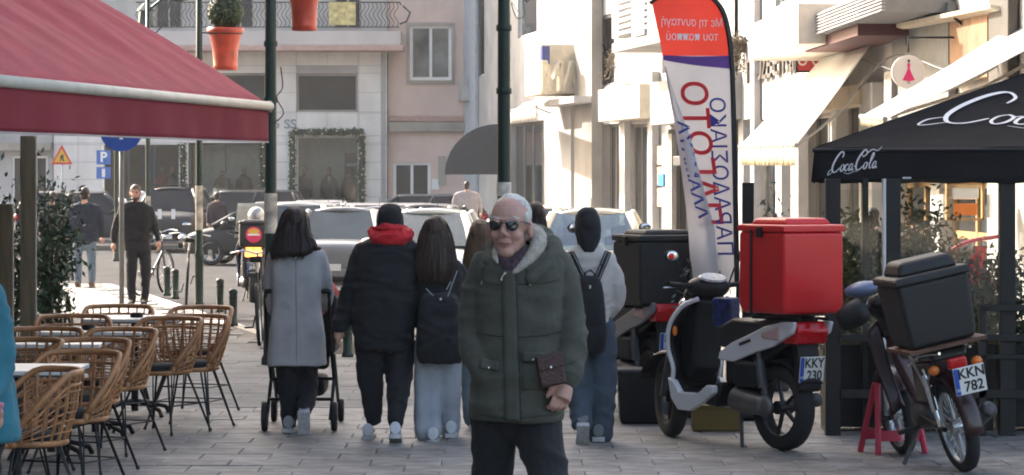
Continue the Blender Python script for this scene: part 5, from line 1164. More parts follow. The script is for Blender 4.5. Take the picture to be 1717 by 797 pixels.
    ob('seat', MB().prism([(.56,.66),(.58,.80),(.4,.87),(.1,.865),(-.1,.90),(-.22,.90),(-.2,.84),(.1,.76),(.3,.70)], -.14, .14), mat('black seat vinyl', (0.015,0.015,0.016), .45, bump=.2) if 'black seat vinyl' not in bpy.data.materials else bpy.data.materials['black seat vinyl'], o, bevel=.035, seg=3)
    ob('underseat_body', MB().prism([(.5,.42),(.5,.66),(.2,.76),(-.2,.82),(-.26,.74),(.0,.62),(.12,.55),(.3,.42)], -.125, .125), B, o, bevel=.03)
    eg = mat('cast engine grey', (0.13,0.13,0.13), .45, .7, bump=.3) if 'cast engine grey' not in bpy.data.materials else bpy.data.materials['cast engine grey']
    t = MB(); t.ball((.36,.02,.33), (.13,.13,.12)); t.tube([(.36,.12,.33),(.02,.14,.3)], [.085,.07], 14); t.ball((.02,.14,.3), (.08,.04,.08)); link('engine', remesh(t, .014, 2, name='engine'), eg, o)
    ob('air_filter', MB().box((.2,.13,.5), (.28,.1,.18)), B, o, bevel=.035, seg=3)
    ob('engine_cover', MB().lathe([(.065,0),(.06,.02),(.02,.025)], (.38,-.0,.33), 18, Matrix.Rotation(-math.pi/2, 3, 'X') @ Matrix.Translation((0,0,.13)).to_3x3()), M['steel'], o)
    ob('exhaust', MB().tube([(.4,-.12,.24),(.22,-.17,.27),(-.14,-.17,.34)], [.02,.045,.047], 14), M['dark_grey'], o, smooth=True)
    for sy in (-1,1): ob('stand_leg', MB().tube([(.34,sy*.1,.22),(.26,sy*.15,.012)], .013, 8), M['dark_grey'], o)
    tl = ob('tail_lamp', MB().prism([(-.12,.72),(-.12,.85),(-.28,.87),(-.33,.81),(-.30,.72)], -.13, .13), M['red_lens'], o, bevel=.02, seg=3)
    for sy in (-1,1): ob('clear_indicator', MB().prism([(.02,.75),(.02,.79),(-.18,.84),(-.18,.74)], min(sy*.13,sy*.18), max(sy*.13,sy*.18)), mat('smoky clear lens', (0.5,0.35,0.33), .1) if 'smoky clear lens' not in bpy.data.materials else bpy.data.materials['smoky clear lens'], tl, bevel=.015)
    ob('plate_holder', MB().prism([(-.20,.74),(-.26,.74),(-.30,.42),(-.26,.40)], -.09, .09), B, o, bevel=.01)
    if plates: plate(o, (-.305,0,.555), RB @ Matrix.Rotation(.12, 3, 'X'), *plates)
    # rack and box
    L, Wd, z0, z1 = boxx[1]-boxx[0], boxd[0], boxd[1], boxd[2]; cx = sum(boxx)/2
    ob('rack', MB().box((cx,0,z0-.035), (L+.02,.03,.02)).box((cx,.12,z0-.035), (L+.02,.02,.02)).box((cx,-.12,z0-.035), (L+.02,.02,.02)).box((cx-.1,0,z0-.012), (.03,Wd*.9,.02)).box((cx+.1,0,z0-.012), (.03,Wd*.9,.02)), M['black_metal'], o)
    [ob('rack_post', MB().tube([(cx-.15,sy*.1,z0-.04),(cx-.05,sy*.1,.8)], .012, 6), M['black_metal'], o) for sy in (-1,1)]
    hx, hy, zl = L/2, Wd/2, z0+(z1-z0)*.9
    def ring(k, z, dx=0): return [Vector((cx+sx*hx*k+dx, sy*hy*k, z)) for sx, sy in ((-1,-1),(1,-1),(1,1),(-1,1))]
    bx = ob('delivery_box', MB().rings([ring(.93,z0), ring(1.0,z0+.10*(z1-z0)), ring(.995,zl-.03)]), box, o, bevel=.022, seg=3)
    ob('lid', MB().rings([ring(1.02,zl-.028), ring(1.02,zl+.01), ring(.97,zl+.02)]), box, bx, bevel=.012, seg=3)
    ob('lid_crown', MB().rings([[Vector((cx+sx*hx*k, sy*hy*k*(1 if 0 else .98), z)) for sx, sy in ((-1,-1),(1,-1),(1,1),(-1,1))] for k, z in ((.8,zl+.018),(.68,z1),)]), box, bx, bevel=.02, seg=3)
    for sy in (-1,1): ob('latch', MB().box((cx, sy*(hy+.012), zl-.03), (.05,.02,.07)), M['black_plastic'], bx, bevel=.004)
    if strap: ob('strap', MB().box((cx-.0+.1, hy*1.005+.004, (z0+zl)/2-.01), (.022,.006,zl-z0)).box((cx+.1, 0, zl+.03), (.022,Wd*.7,.005)), M['ink'], bx)
    if logo:
        q = ob('logo_disc', MB().lathe([(.125,-.002),(.125,.002)], (boxx[0]-.006*1-.004,0,(z0+zl)/2), 30, Matrix.Rotation(math.pi/2, 3, 'Y')), mat('pink logo disc', (0.75,0.03,0.12), .5, var=0), bx)
        ob('logo_bun', MB().lathe([(.085,-.002),(.085,.002)], (boxx[0]-.016,0,(z0+zl)/2+.05), 24, Matrix.Rotation(math.pi/2, 3, 'Y') @ Matrix.Diagonal((.55,1,1))), mat('yellow logo bun', (0.75,0.45,0.05), .5, var=0), bx)
        ob('logo_band', MB().box((boxx[0]-.02,0,(z0+zl)/2), (.003,.19,.03)), M['white_paint'], bx)
    return o
redbox = mat('glossy red delivery box', (0.62,0.015,0.018), .35, var=.06, vs=3, bump=.1, bs=60, coat=.15)
boxmat = mat('matt black delivery box', (0.015,0.015,0.016), .6, var=.1, bump=.2, bs=150)
sc1 = scooter('white and black scooter carrying a tall bright red delivery box', 1314, 252, math.radians(122), M['white_plastic'], redbox, (.5,.92,1.55), ('KKY','230'), mirror_z=1.28, r=.287, steer=-20)
ob('blue_sticker', MB().box((.62,.02,.90), (.16,.12,.2), rz=.3), mat('blue printed bag', (0.015,0.03,0.13), .4, var=.8, vs=22), sc1, bevel=.02)
ob('badge', MB().box((.2,.174,.715), (.13,.004,.02), M=Matrix.Rotation(math.radians(16), 3, 'Y')), M['ink'], sc1)
sc2 = scooter('dark scooter with a large black delivery box, behind the feather flag', 1098, 218, math.radians(112), mat('dark silver panel', (0.22,0.22,0.24), .3, coat=.4), boxmat, (.52,.84,1.42), ('KNE','485'), mirror_z=1.42, boxx=(-.30,.22), strap=False)
sc3 = scooter('delivery scooter on the road with a black box showing a round pink and yellow logo', 424, 107, math.radians(97), mat('blue grey panel', (0.06,0.07,0.13), .4), boxmat, (.44,.88,1.30), ('NTB','614'), zg=-.12, boxx=(-.35,.05), strap=False, logo=1)
tl = [c for c in sc3.children if c.name.startswith('tail_lamp')][0]
lit = mat('lit orange tail lamp', (1.0,0.28,0.05), .3, emit=1.6, var=0); tl.data = tl.data.copy(); tl.data.materials.clear(); tl.data.materials.append(lit)
ob('windscreen', MB().grid(lambda u, v: Vector((.98-.12*v-.06*abs(u*2-1)**2, (u*2-1)*(.26-.05*v), 1.0+.55*v)), 12, 8), mat('tinted scooter screen', (0.5,0.52,0.5), .1, trans=.3), sc3, smooth=True, solid=.004)
# rider
f = Fig('scooter rider in a grey jacket and silver helmet in front of the delivery box', 420, 105, zg=-.12)
f.root.location = sc3.location + Vector((.02, .42, 0)); f.root.location.z = -.12
make_person(f, (420,365,0), [(383,408,432,.07,0),(390,402,440,.1,0),(405,401,440,.12,0),(425,403,437,.13,0),(440,403,438,.15,0)],
    [[(405,392,0,.06),(397,410,.15,.055),(402,408,.4,.045)], [(436,392,0,.06),(444,410,.15,.055),(440,408,.4,.045)]],
    [[(410,438,.0,.1),(400,440,.35,.085),(402,480,.45,.06)], [(430,438,.0,.1),(440,440,.35,.085),(438,480,.45,.06)]], [(402,487,.5,.26,0),(438,487,.5,.26,0)],
    dict(top=cloth('grey riding jacket', (0.08,0.08,0.085)), legs=dark_t, shoe=blk), 'riding_jacket', facing=1, voxel=.018)
t = MB(); t.ball(f.L(420,362), (.14,.165,.15), 24, 16); t.ball(f.L(420,370), (.125,.15,.1), 20, 12); link('helmet', remesh(t, .012, 3, name='helmet'), mat('silver helmet', (0.4,0.4,0.4), .2, .5, coat=.5), f.root)
# ---- leaning moped with the black box
def moped():
    g = W(1620, 302+1.8*272, 272); o = thing('moped', 'old dark red moped leaning on its stand with a tilted black delivery box', 'moped', (g.x, g.y, 0), math.radians(107)); o.rotation_euler = (math.radians(-12), 0, math.radians(101)); o.location.z = .004
    B = M['black_plastic']; red = mat('faded dark red paint', (0.03,0.008,0.01), .35, var=.3, vs=9, coat=.3)
    wheel(o, (0,0,.285), .285, .085, 24, M['steel'], rw=.06); wheel(o, (1.18,0,.28), .28, .075, 24, M['steel'], rw=.055)
    for sy in (-1,1):
        ob('fork_leg', MB().tube([(1.18,sy*.065,.28),(1.02,sy*.065,.8)], .02, 8), M['chrome'], o)
        ob('shock_absorber', MB().tube([(.02,sy*.1,.3),(.12,sy*.1,.66)], .014, 8).tube([(.05,sy*.1,.4),(.11,sy*.1,.62)], .026, 10), M['chrome'], o)
        ob('swing_arm', MB().tube([(0,sy*.08,.28),(.42,sy*.08,.33)], .017, 8), B, o)
        ob('grip', MB().tube([(.9,sy*.12,1.03),(.84,sy*.27,1.02)], .018, 10), B, o)
        ob('leg_guard', MB().grid(lambda u, v: Vector((1.0-.2*v+.05*math.sin(v*3), sy*(.05+.09*u), .92-.55*v-.05*u)), 5, 8), red, o, smooth=True, solid=.012)
        ob('indicator', MB().ball((-.2,sy*.14,.68), (.03,.035,.03)), M['orange_lens'], o, smooth=True)
        ob('grab_rail', MB().tube(smoothpath([(.3,sy*.13,.68),(.0,sy*.14,.76),(-.25,sy*.1,.78)], 3), .01, 6), M['chrome'], o)
        ob('footpeg', MB().tube([(.5,sy*.08,.26),(.5,sy*.22,.25)], .016, 8), M['rubber'], o)
    t = MB(); t.tube([(1.0,0,.85),(.85,0,.62),(.6,0,.42),(.35,0,.5),(.1,0,.68)], [.04,.05,.06,.06,.05], 12); link('frame', remesh(t, .014, 2, name='frame'), red, o)
    ob('side_panel', MB().prism([(.45,.42),(.4,.68),(.0,.72),(.02,.62),(.2,.42)], -.09, .09), red, o, bevel=.03)
    ob('seat', MB().prism([(.5,.7),(.5,.77),(.3,.80),(-.12,.79),(-.15,.72)], -.12, .12), bpy.data.materials['black seat vinyl'], o, bevel=.03, seg=3)
    t = MB(); t.ball((.55,.0,.32), (.14,.1,.1)); t.ball((.68,0,.34), (.09,.06,.06)); link('engine', remesh(t, .014, 2, name='engine'), bpy.data.materials['cast engine grey'], o)
    ob('exhaust', MB().tube([(.6,-.1,.26),(.3,-.15,.24),(.1,-.17,.28),(-.12,-.18,.36)], [.018,.02,.05,.055], 16).tube([(-.12,-.18,.36),(-.14,-.181,.367)], [.05,.03], 16), M['dark_grey'], o, smooth=True)
    def fd(cx, r, a0, a1, w_): return lambda u, v: Vector((cx+(r-.02*(2*v-1)**2)*math.cos(math.radians(lerp(a0,a1,u))), (v-.5)*w_, .285+(r-.02*(2*v-1)**2)*math.sin(math.radians(lerp(a0,a1,u)))))
    ob('rear_fender', MB().grid(fd(0,.33,40,185,.12), 16, 6), red, o, smooth=True, solid=.006); ob('front_fender', MB().grid(fd(1.18,.315,10,150,.1), 14, 6), red, o, smooth=True, solid=.006)
    t = MB(); t.ball((1.0,0,1.0), (.11,.1,.09)); t.ball((.9,0,1.03), (.07,.12,.05)); t.tube([(.98,0,.98),(.98,0,.8)], .06, 12); link('handlebar_cowl', remesh(t, .012, 2, name='cowl'), B, o)
    ob('headlamp', MB().lathe([(.08,0),(.075,.03),(.02,.045)], (1.09,0,1.0), 20, Matrix.Rotation(math.pi/2, 3, 'Y')), M['chrome'], o)
    ob('hand_muff', MB().lathe([(.05,-.1),(.075,-.07),(.09,.02),(.08,.09),(.05,.1)], (.86,.26,1.0), 18, Matrix.Rotation(math.radians(70), 3, 'X')), B, o, smooth=True)
    ob('visor_cover', MB().ball((.99,.12,1.14), (.1,.12,.05)), mat('blue grey vinyl', (0.13,0.16,0.26), .4), o, smooth=True)
    ob('stand', MB().tube([(.5,.09,.25),(.46,.24,.055)], .014, 8), M['dark_grey'], o)
    ob('tail_lamp', MB().box((-.24,0,.70), (.06,.12,.07)), M['red_lens'], o, bevel=.015)
    ob('rack_board', MB().box((-.02,.03,.815), (.46,.5,.022)), mat('reddish plywood', (0.12,0.055,0.035), .7, var=.3), o)
    [ob('rack_brace', MB().tube([(.05,sy*.2,.8),(.15,sy*.1,.55)], .01, 6), M['steel'], o) for sy in (-1,1)]
    def ring(k, z, k2=None): return [Vector((-.02+sx*.215*k, .04+sy*.235*(k2 or k), z-(z-.83)*.07)) for sx, sy in ((-1,-1),(1,-1),(1,1),(-1,1))]
    bx = ob('delivery_box', MB().rings([ring(.88,.828), ring(.93,.9), ring(1.0,1.26)]), boxmat, o, bevel=.03, seg=3)
    ob('lid', MB().rings([ring(1.04,1.255), ring(1.04,1.29), ring(.98,1.31)]), boxmat, bx, bevel=.014, seg=3)
    ob('lid_crown', MB().rings([ring(.78,1.305,.85), ring(.62,1.40,.7)]), boxmat, bx, bevel=.03, seg=3)
    plate(o, (-.36,-.02,.60), RB @ Matrix.Rotation(.1, 3, 'X'), 'KKN', '782')
    ob('plate_bracket', MB().tube([(-.35,0,.62),(-.2,0,.7)], .01, 6), M['black_metal'], o); return o
moped()
# ---- bicycles
def bicycle(label, px, s_, rz, m, zg=0, lean=0, group='bicycles parked along the kerb'):
    g = W(px, HZ+(CH-zg)*s_, s_); o = thing('bicycle', label, 'bicycle', (g.x, g.y, zg), 0, group); o.rotation_euler = (math.radians(lean), 0, math.radians(rz))
    for x in (-.52,.52): wheel(o, (x,0,.34), .34, .04, 20, M['steel'], rw=.028)
    P = dict(bb=(-.08,0,.3), st=(-.22,0,.78), ht=(.36,0,.82), hb=(.4,0,.68), ra=(-.52,0,.34), fa=(.52,0,.34))
    for nm, a, b in (('seat_tube','bb','st'),('top_tube','st','ht'),('down_tube','bb','hb'),('chain_stay','bb','ra'),('seat_stay','st','ra'),('fork','hb','fa'),('head_tube','ht','hb')):
        ob(nm, MB().tube([P[a], P[b]], .017, 8), m, o)
    ob('handlebar', MB().tube(smoothpath([(.3,-.3,1.0),(.37,-.15,1.02),(.36,0,.98),(.37,.15,1.02),(.3,.3,1.0)], 3), .013, 6).tube([(.36,0,.82),(.36,0,.99)], .014, 6), M['chrome'], o)
    ob('saddle', MB().prism([(-.36,.9),(-.12,.92),(-.1,.95),(-.36,.97)], -.07, .07), M['black_plastic'], o, bevel=.02); ob('seat_post', MB().tube([(-.22,0,.76),(-.24,0,.92)], .012, 6), M['chrome'], o)
    for sx, sy in ((1,1),(-1,-1)): ob('pedal', MB().tube([(-.08,sy*.05,.3),(-.08+sx*.12,sy*.08,.3-sx*.12)], .008, 6).box((-.08+sx*.12,sy*.13,.3-sx*.12), (.09,.09,.02)), M['black_metal'], o)
    ob('lamp', MB().ball((.45,0,.9), .035), M['chrome'], o)
    return o
bicycle('black bicycle parked end on beside the slim lamp post', 312, 116, 96, M['black_metal'], lean=3)
bicycle('dark bicycle standing behind the bearded man, one wheel showing to his right', 256, 107, 74, M['dark_grey'])
bicycle('black bicycle parked just behind the woman in the grey coat', 438, 152, 93, M['black_metal'], lean=-3)
# ---- cars
def carmat(n, c, **k): return mat(n, c, .28, .0, var=.04, coat=.8, **k)
def car(label, px, s_, rz, paint, kind='hatch', zg=-.12, nplate=None, L=4.1, Wd=1.74, Hh=1.42):
    g = W(px, HZ+(CH-zg)*s_, s_); o = thing('parked_car', label, 'car', (g.x, g.y, zg), math.radians(rz), 'cars parked in the street'); h = Wd/2*.96; a = L/2
    belt = Hh*.62; hood = Hh*.60
    st = {'hatch': [(-a,.72,.34,.80),(-a+.12,.9,.26,belt*1.02),(-a+.6,1,.2,belt*1.05),(-.2,1,.2,belt),(.7,1,.2,belt*.98),(1.2,.99,.2,hood),(a-.35,.93,.22,hood*.88),(a-.06,.78,.28,hood*.7)],
          'sedan': [(-a,.74,.36,.78),(-a+.1,.9,.28,belt*1.0),(-a+.7,.98,.2,belt*1.03),(-.2,1,.2,belt),(.7,1,.2,belt*.98),(1.2,.99,.2,hood),(a-.35,.93,.22,hood*.88),(a-.06,.78,.28,hood*.7)],
          'suv': [(-a,.8,.42,.95),(-a+.08,.93,.36,belt),(-a+.5,1,.3,belt*1.02),(0,1,.3,belt),(.8,1,.3,belt),(1.15,1,.3,hood*1.02),(a-.2,.96,.34,hood),(a,.86,.4,hood*.82)]}[kind]
    R = []
    for x, k, z0, z1 in st:
        w_ = h*k; zm = (z0+z1)/2
        R.append([Vector((x,y,z)) for y, z in ((-w_*.86,z0),(-w_*.98,z0+.1),(-w_,zm),(-w_*.97,z1-.1),(-w_*.88,z1),(-w_*.4,z1+.03),(w_*.4,z1+.03),(w_*.88,z1),(w_*.97,z1-.1),(w_,zm),(w_*.98,z0+.1),(w_*.86,z0))])
    ob('body', MB().rings(R), paint, o, smooth=True, sub=2)
    rb, rf = {'hatch': (-a+.12,1.25), 'sedan': (-a+.65,1.2), 'suv': (-a+.12,1.0)}[kind]; tb, tf = {'hatch': (-a+.55,.35), 'sedan': (-a+1.25,.3), 'suv': (-a+.35,.45)}[kind]
    hb, ht = h*.90, h*.64; zb = belt*1.0
    cab = []
    for x0, x1 in ((rb,tb),(lerp(rb,rf,.3),lerp(tb,tf,.3)),(lerp(rb,rf,.7),lerp(tb,tf,.7)),(rf,tf)):
        cab.append([Vector((x0,-hb,zb)),Vector((lerp(x0,x1,.5),-lerp(hb,ht,.45),lerp(zb,Hh-.04,.5))),Vector((x1,-ht,Hh-.05)),Vector((x1,ht,Hh-.05)),Vector((lerp(x0,x1,.5),lerp(hb,ht,.45),lerp(zb,Hh-.04,.5))),Vector((x0,hb,zb))])
    gl_ = ob('windows', MB().rings(cab), dkg if paint.name.startswith(('black','dark','grey')) else (M['car_glass'] if 'beige' in paint.name else lkg), o, smooth=False)
    ob('interior', MB().box((-.1,0,zb*.9), (2.2,h*1.5,.12)), dkg, o)
    for x_ in (-.55,.45):
        for sy in (-1,1): ob('seat', MB().box((x_,sy*h*.42,zb+.02), (.14,.4,.3)).box((x_-.02,sy*h*.42,zb+.24), (.1,.2,.16)), M['dark_grey'], o, bevel=.03)
    ob('roof', MB().rings([[Vector((x,y,z)) for y, z in ((-ht*1.06,Hh-.10),(-ht*.88,Hh-.035),(-ht*.4,Hh+.015),(ht*.4,Hh+.015),(ht*.88,Hh-.035),(ht*1.06,Hh-.10))] for x in (tb-.06,tb+.15,(tb+tf)/2,tf-.15,tf+.08)]), paint, o, smooth=True, sub=1)
    for sy in (-1,1):
        for i, (x0, x1) in enumerate(((rb,tb),(lerp(rb,rf,.5),lerp(tb,tf,.5)),(rf,tf))):
            ob('pillar', MB().tube([(x0,sy*hb*1.0,zb-.02),(lerp(x0,x1,.5),sy*lerp(hb,ht,.43),lerp(zb,Hh-.04,.5)),(x1,sy*ht*1.02,Hh-.06)], [.085,.065,.055] if i != 1 else [.03]*3, 6), paint, o, smooth=True)
        for x in (-a+.78, a-.8): wheel(o, (x,sy*(h-.1),.31), .31, .2, 7, M['steel'], rw=.1)
        m_ = ob('mirror', MB().ball((rf-.28,sy*(h+.06),zb+.05), (.08,.11,.07)), paint, o, smooth=True)
        ob('headlight', MB().ball((a-.14,sy*h*.66,hood*.72), (.12,.17,.085)), M['chrome'], o, smooth=True)
        ob('tail_light', MB().ball((-a+.1,sy*h*.74,belt*.88), (.1,.15,.14)), M['red_lens'], o, smooth=True)
        ob('door_handle', MB().box((-.1,sy*h*1.0,zb-.12), (.16,.03,.03)), paint, o, bevel=.008)
    ob('front_grille', MB().box((a-.02,0,hood*.52), (.05,Wd*.5,.12)), M['black_plastic'], o, bevel=.01)
    ob('bumper', MB().box((-a+.02,0,.4), (.12,Wd*.7,.16)), paint, o, bevel=.05)
    ob('number_plate', MB().box((a+.02,0,.42), (.02,.5,.11)), M['plate'], o); ob('number_plate', MB().box((-a-.05,0,.5), (.02,.5,.11)), M['plate'], o)
    for x in (tb+.1, tf-.1): ob('aerial' if x < 0 else 'roof_trim', MB().tube([(x,0,Hh),(x-.03,0,Hh+(.16 if x < 0 else .02))], .006, 5), M['black_plastic'], o)
    return o
M['car_glass'] = M['glass_car']
lkg = mat('reflecting car glass', (0.035,0.05,0.052), .08, var=.35, vs=1.5, spec=.8)
dkg = mat('smoked car glass', (0.012,0.014,0.016), .12, var=.1, spec=.3)
white = carmat('white car paint', (0.52,0.52,0.50)); silver = mat('silver car paint', (0.20,0.205,0.21), .35, .4, var=.04, coat=.8); beige = carmat('pale beige car paint', (0.68,0.63,0.5))
darkp = mat('black car paint', (0.01,0.011,0.013), .5, coat=.1, var=.05); dblue = carmat('dark blue car paint', (0.02,0.035,0.07)); greyp = mat('grey car paint', (0.06,0.06,0.068), .4, .2, coat=.3)
jeep = car('dark off road car facing the camera behind the bearded man', 292, 62, -92, darkp, 'suv', Hh=1.72, Wd=1.85)
for sx in (-.18,.18): ob('hood_stripe', MB().box((2.03,sx+.1,1.02), (.02,.1,.26)), M['white_paint'], jeep)
ob('roof_rack', MB().box((-.5,0,1.78), (1.6,1.1,.03)), M['black_metal'], jeep)
car('black sports utility car side on behind the slim lamp post', 398, 58, 176, darkp, 'suv', Hh=1.62)
car('dark grey car at the far left behind the man in jeans', 150, 60, 5, darkp, 'suv', Hh=1.6)
car('silver car side on, farthest of the cars right of the awning lamp post', 520, 68, 178, silver, 'sedan')
car('dark blue estate car side on in front of the pink building', 690, 57, 178, dblue, 'hatch', L=4.5, Hh=1.5)
car('grey car parked behind the silver saloon', 610, 78, 170, greyp, 'hatch')
car('dark car with a bright windscreen behind the long haired girl', 715, 82, -98, greyp, 'hatch')
car('white hatchback just right of the awning lamp post', 522, 88, 82, white, 'hatch', Hh=1.5)
car('silver saloon seen from behind with a dark red tail light', 588, 99, 82, silver, 'sedan', Hh=1.46)
car('white car facing the camera behind the woman with the red scarf', 722, 106, -93, white, 'hatch', Hh=1.46)
car('silver hatchback just behind the white hatchback by the awning lamp post', 566, 77, 84, silver, 'hatch', L=3.7)
car('grey blue estate car between the silver saloon and the dark car with a bright windscreen', 655, 88, 84, dblue, 'hatch')
car('black saloon parked across the road behind the delivery scooter', 455, 74, 175, darkp, 'sedan')
car('white car far behind the older man, left of the dome awning', 905, 86, 80, white, 'hatch')
car('pale cream car beyond the black delivery box on the right', 998, 114, 86, beige, 'hatch', Hh=1.5)
# white van box with red marks at far left
g = W(178, HZ+1.92*56, 56); o = thing('delivery_van', 'white delivery van with a red mark, far left behind the pedestrians', 'van', (g.x, g.y-3, -.12), math.radians(8))
ob('van_body', MB().box((0,0,.85), (2.0,1.5,1.1)), M['white_paint'], o, bevel=.12, seg=3); ob('cab', MB().prism([(1.3,.4),(2.2,.4),(2.2,.95),(1.8,1.1),(1.5,1.6),(1.3,1.6)], -.8, .8), M['white_paint'], o, bevel=.06)
ob('windscreen', MB().prism([(1.83,1.08),(1.86,1.1),(1.57,1.58),(1.54,1.56)], -.7, .7), M['car_glass'], o); ob('red_mark', MB().prism([(-.5,.9),(-.1,1.25),(.4,1.15),(.2,1.0),(.5,.85),(.0,.95)], -.87, -.86), mat('red print', (0.6,0.03,0.04), .5, var=0), o)
for x in (-.8,1.6):
    for y in (-.8,.8): wheel(o, (x,y,.32), .32, .2, 6, M['steel'], rw=.1)
# ================================================================ FEATHER FLAG
S_F = 222.0; g0 = W(1233, HZ+1.8*S_F, S_F)
fl = thing('feather_flag', 'tall red and white feather flag seen from behind with mirrored Greek lettering', 'flag', (g0.x, g0.y, 0))
def FL(px, py, dy=0): return Vector(((px-1233)/S_F, dy, CH-(py-HZ)/S_F))
Redge = [(-14,1150),(-8,1180),(6,1203),(30,1216),(60,1222),(100,1226),(200,1230),(300,1233),(400,1235),(478,1233)]
Ledge = [(-14,1120),(0,1092),(30,1098),(60,1104),(100,1112),(140,1121),(200,1134),(260,1148),(320,1164),(380,1182),(430,1184),(478,1190)]
Fold = [(100,1112),(140,1118),(200,1130),(260,1140),(320,1148),(380,1156),(430,1160),(478,1168)]
def wave(px, py): return .035*math.sin((py-px*.9)/46.0) + .02*math.sin((py*.6+px)/21.0)
def fl_main(y0, y1, rows, le=Ledge, re=Redge, off=0.0, nu=14):
    def fn(u, v):
        py = lerp(y0, y1, v); a, b = interp(py, le)[0], interp(py, re)[0]; px = lerp(a, b, u)
        return FL(px, py, wave(px, py)*min(1,(b-px)/60+.1) + off)
    return MB().grid(fn, nu, rows)
def fpt(px, py, off):
    b = interp(py, Redge)[0]; return FL(px, py, wave(px, py)*min(1,(b-px)/60+.1) + off)
fw = translucent('white flag cloth', (0.62,0.60,0.62), .45, bump=.2, bs=40); fr = translucent('orange red flag cloth', (0.80,0.075,0.05), .5, bump=.2, bs=40)
ob('red_cloth', fl_main(-14, 94, 16), fr, fl, smooth=True); ob('white_cloth', fl_main(94, 478, 56), fw, fl, smooth=True)
def band(u, v):
    px = lerp(1112, 1226, u); py = 93 + 7*v*(1.2-.0*u) + 14*u*v + 2*math.sin(u*3); return fpt(px, py, -.004)
ob('purple_band', MB().grid(band, 16, 4), translucent('purple print', (0.16,0.08,0.33), .4), fl, smooth=True)
def flap(u, v):
    py = lerp(112, 478, v); a, b = interp(py, Fold)[0], interp(py, Ledge)[0]+16*min(1,v*3); px = lerp(a-4*v, b, u)
    return FL(px, py, -.05 - .05*math.sin(u*math.pi) + .03*math.sin(py/30+u*2))
ob('folded_flap', MB().grid(flap, 10, 50), fw, fl, smooth=True)
0 and ob('hanging_tail', MB().grid(lambda u, v: FL(lerp(1152,1212,u)-8*v+4*math.sin(v*5+u*4), lerp(395,476,v)-10*math.sin(u*3.1), -.09+.05*math.sin(u*9+v*3)), 14, 12), fw, fl, smooth=True)
pole = [(1233,0)] ; P = [FL(1236,302+1.8*S_F), FL(1237,480), FL(1234,300), FL(1229,120), FL(1222,50), FL(1208,10), FL(1180,-12), FL(1140,-16), FL(1105,-4), FL(1090,6)]
ob('pole', MB().tube(smoothpath(P, 4), .014, 8), M['black_metal'], fl, smooth=True)
ob('pole_sleeve', MB().tube(smoothpath([p+Vector((-.012,0,0)) for p in P[1:-1]], 4), .024, 8, flat=.6), M['ink'], fl, smooth=True)
ob('flag_base', MB().lathe([(.24,0),(.24,.04),(.06,.07),(.03,.3)], (0.02,0,0), 24), M['black_metal'], fl, smooth=True)
def flag_text(name, s, m, fn, size, bold=0):      # fn(tx,ty)->point
    vs, fs = text2d(s, size, bold); return ob(name, MB().add([fn(v.x, v.y) for v in vs], fs), m, fl)
fwm = mat('white print', (0.75,0.7,0.7), .7, var=0); fbl = mat('indigo print', (0.04,0.05,0.28), .7, var=0); frd = mat('red print on flag', (0.7,0.03,0.04), .7, var=0)
flag_text('white_lettering', 'Με τη συνταγή', fwm, lambda x, y: fpt(1160-x*.74, 38-y+ -x*.02, -.008), 20, 0)
flag_text('white_lettering', 'του παππού', fwm, lambda x, y: fpt(1160-x*.8, 62-y, -.008), 20, 0)['kind'] = 'stuff'
def along(path, x, y, L0):     # text runs upwards, mirrored
    t = .5 - x/L0; py = lerp(path[0][1], path[-1][1], t); px = interp(py, [(b, a) for a, b in path])[0]; return px + y, py
flag_text('indigo_lettering', 'ΠΑΡΑΔΟΣΙΑΚΟ', fbl, lambda x, y: fpt(*along([(1199,145),(1206,290),(1216,448)], x, y, 303), -.008), 37, .15)
flag_text('red_lettering', 'ΠΑΓΩΤΟ', frd, lambda x, y: fpt(*along([(1157,115),(1166,220),(1177,300),(1190,400)], x, y, 290), -.009), 60, .7)
def flp(px, py): return FL(px, py, -.112+.03*math.sin(py/30))
flag_text('indigo_lettering', 'ΛΛΑΜΑΥΑ', fbl, lambda x, y: flp(*along([(1133,150),(1150,250),(1166,330),(1196,420)], x, y*.75, 280), ), 34, .6)
# ================================================================ BLACK COLA CANOPY AND TERRACE
S_T = 235.0; c0 = W(1366, 248, S_T); an = math.radians(-13); fd = Vector((math.cos(an), math.sin(an), 0)); bk = Vector((-math.sin(an), math.cos(an), 0)); SZ = 3.5
ct = thing('cola_canopy', 'black square terrace canopy with white Coca-Cola script on its valance and roof', 'canopy', (c0.x, c0.y, 0))
z0 = c0.z; zp = 2.74
blackc = mat('black canopy cloth', (0.02,0.02,0.022), .95, var=.2, vs=3, bump=.25, bs=18, spec=.06)
q = [Vector((0,0,z0)), fd*SZ+Vector((0,0,z0)), fd*SZ+bk*SZ+Vector((0,0,z0)), bk*SZ+Vector((0,0,z0))]; pk_ = fd*SZ/2+bk*SZ/2+Vector((0,0,zp))
for i in range(4):
    a, b = q[i], q[(i+1)%4]
    def face(u, v, a=a, b=b):
        p = a.lerp(b, u).lerp(pk_, v); n_ = (b-a).cross(pk_-a).normalized(); return p - Vector((0,0,.07*math.sin(v*math.pi)*math.sin(u*math.pi)**.5 if 0<u<1 else 0)) + n_*.004*math.sin(u*20)
    ob('roof_panel', MB().grid(face, 24, 12), blackc, ct, smooth=True)
    def vl(u, v, a=a, b=b):
        n_ = Vector(((b-a).y, -(b-a).x, 0)).normalized(); return a.lerp(b, u) + Vector((0,0,-.245*v - .012*math.sin(u*9*math.pi)**2*v)) + n_*(.03*v+.010*math.sin(u*37)*v)
    ob('valance', MB().grid(vl, 48, 5), blackc, ct, smooth=True, solid=.003)
    ob('frame_bar', MB().tube([a-Vector((0,0,.02)), b-Vector((0,0,.02))], .018, 8), M['black_metal'], ct)
    ob('roof_rib', MB().tube([a-Vector((0,0,.03)), pk_-Vector((0,0,.04))], .014, 6), M['black_metal'], ct)
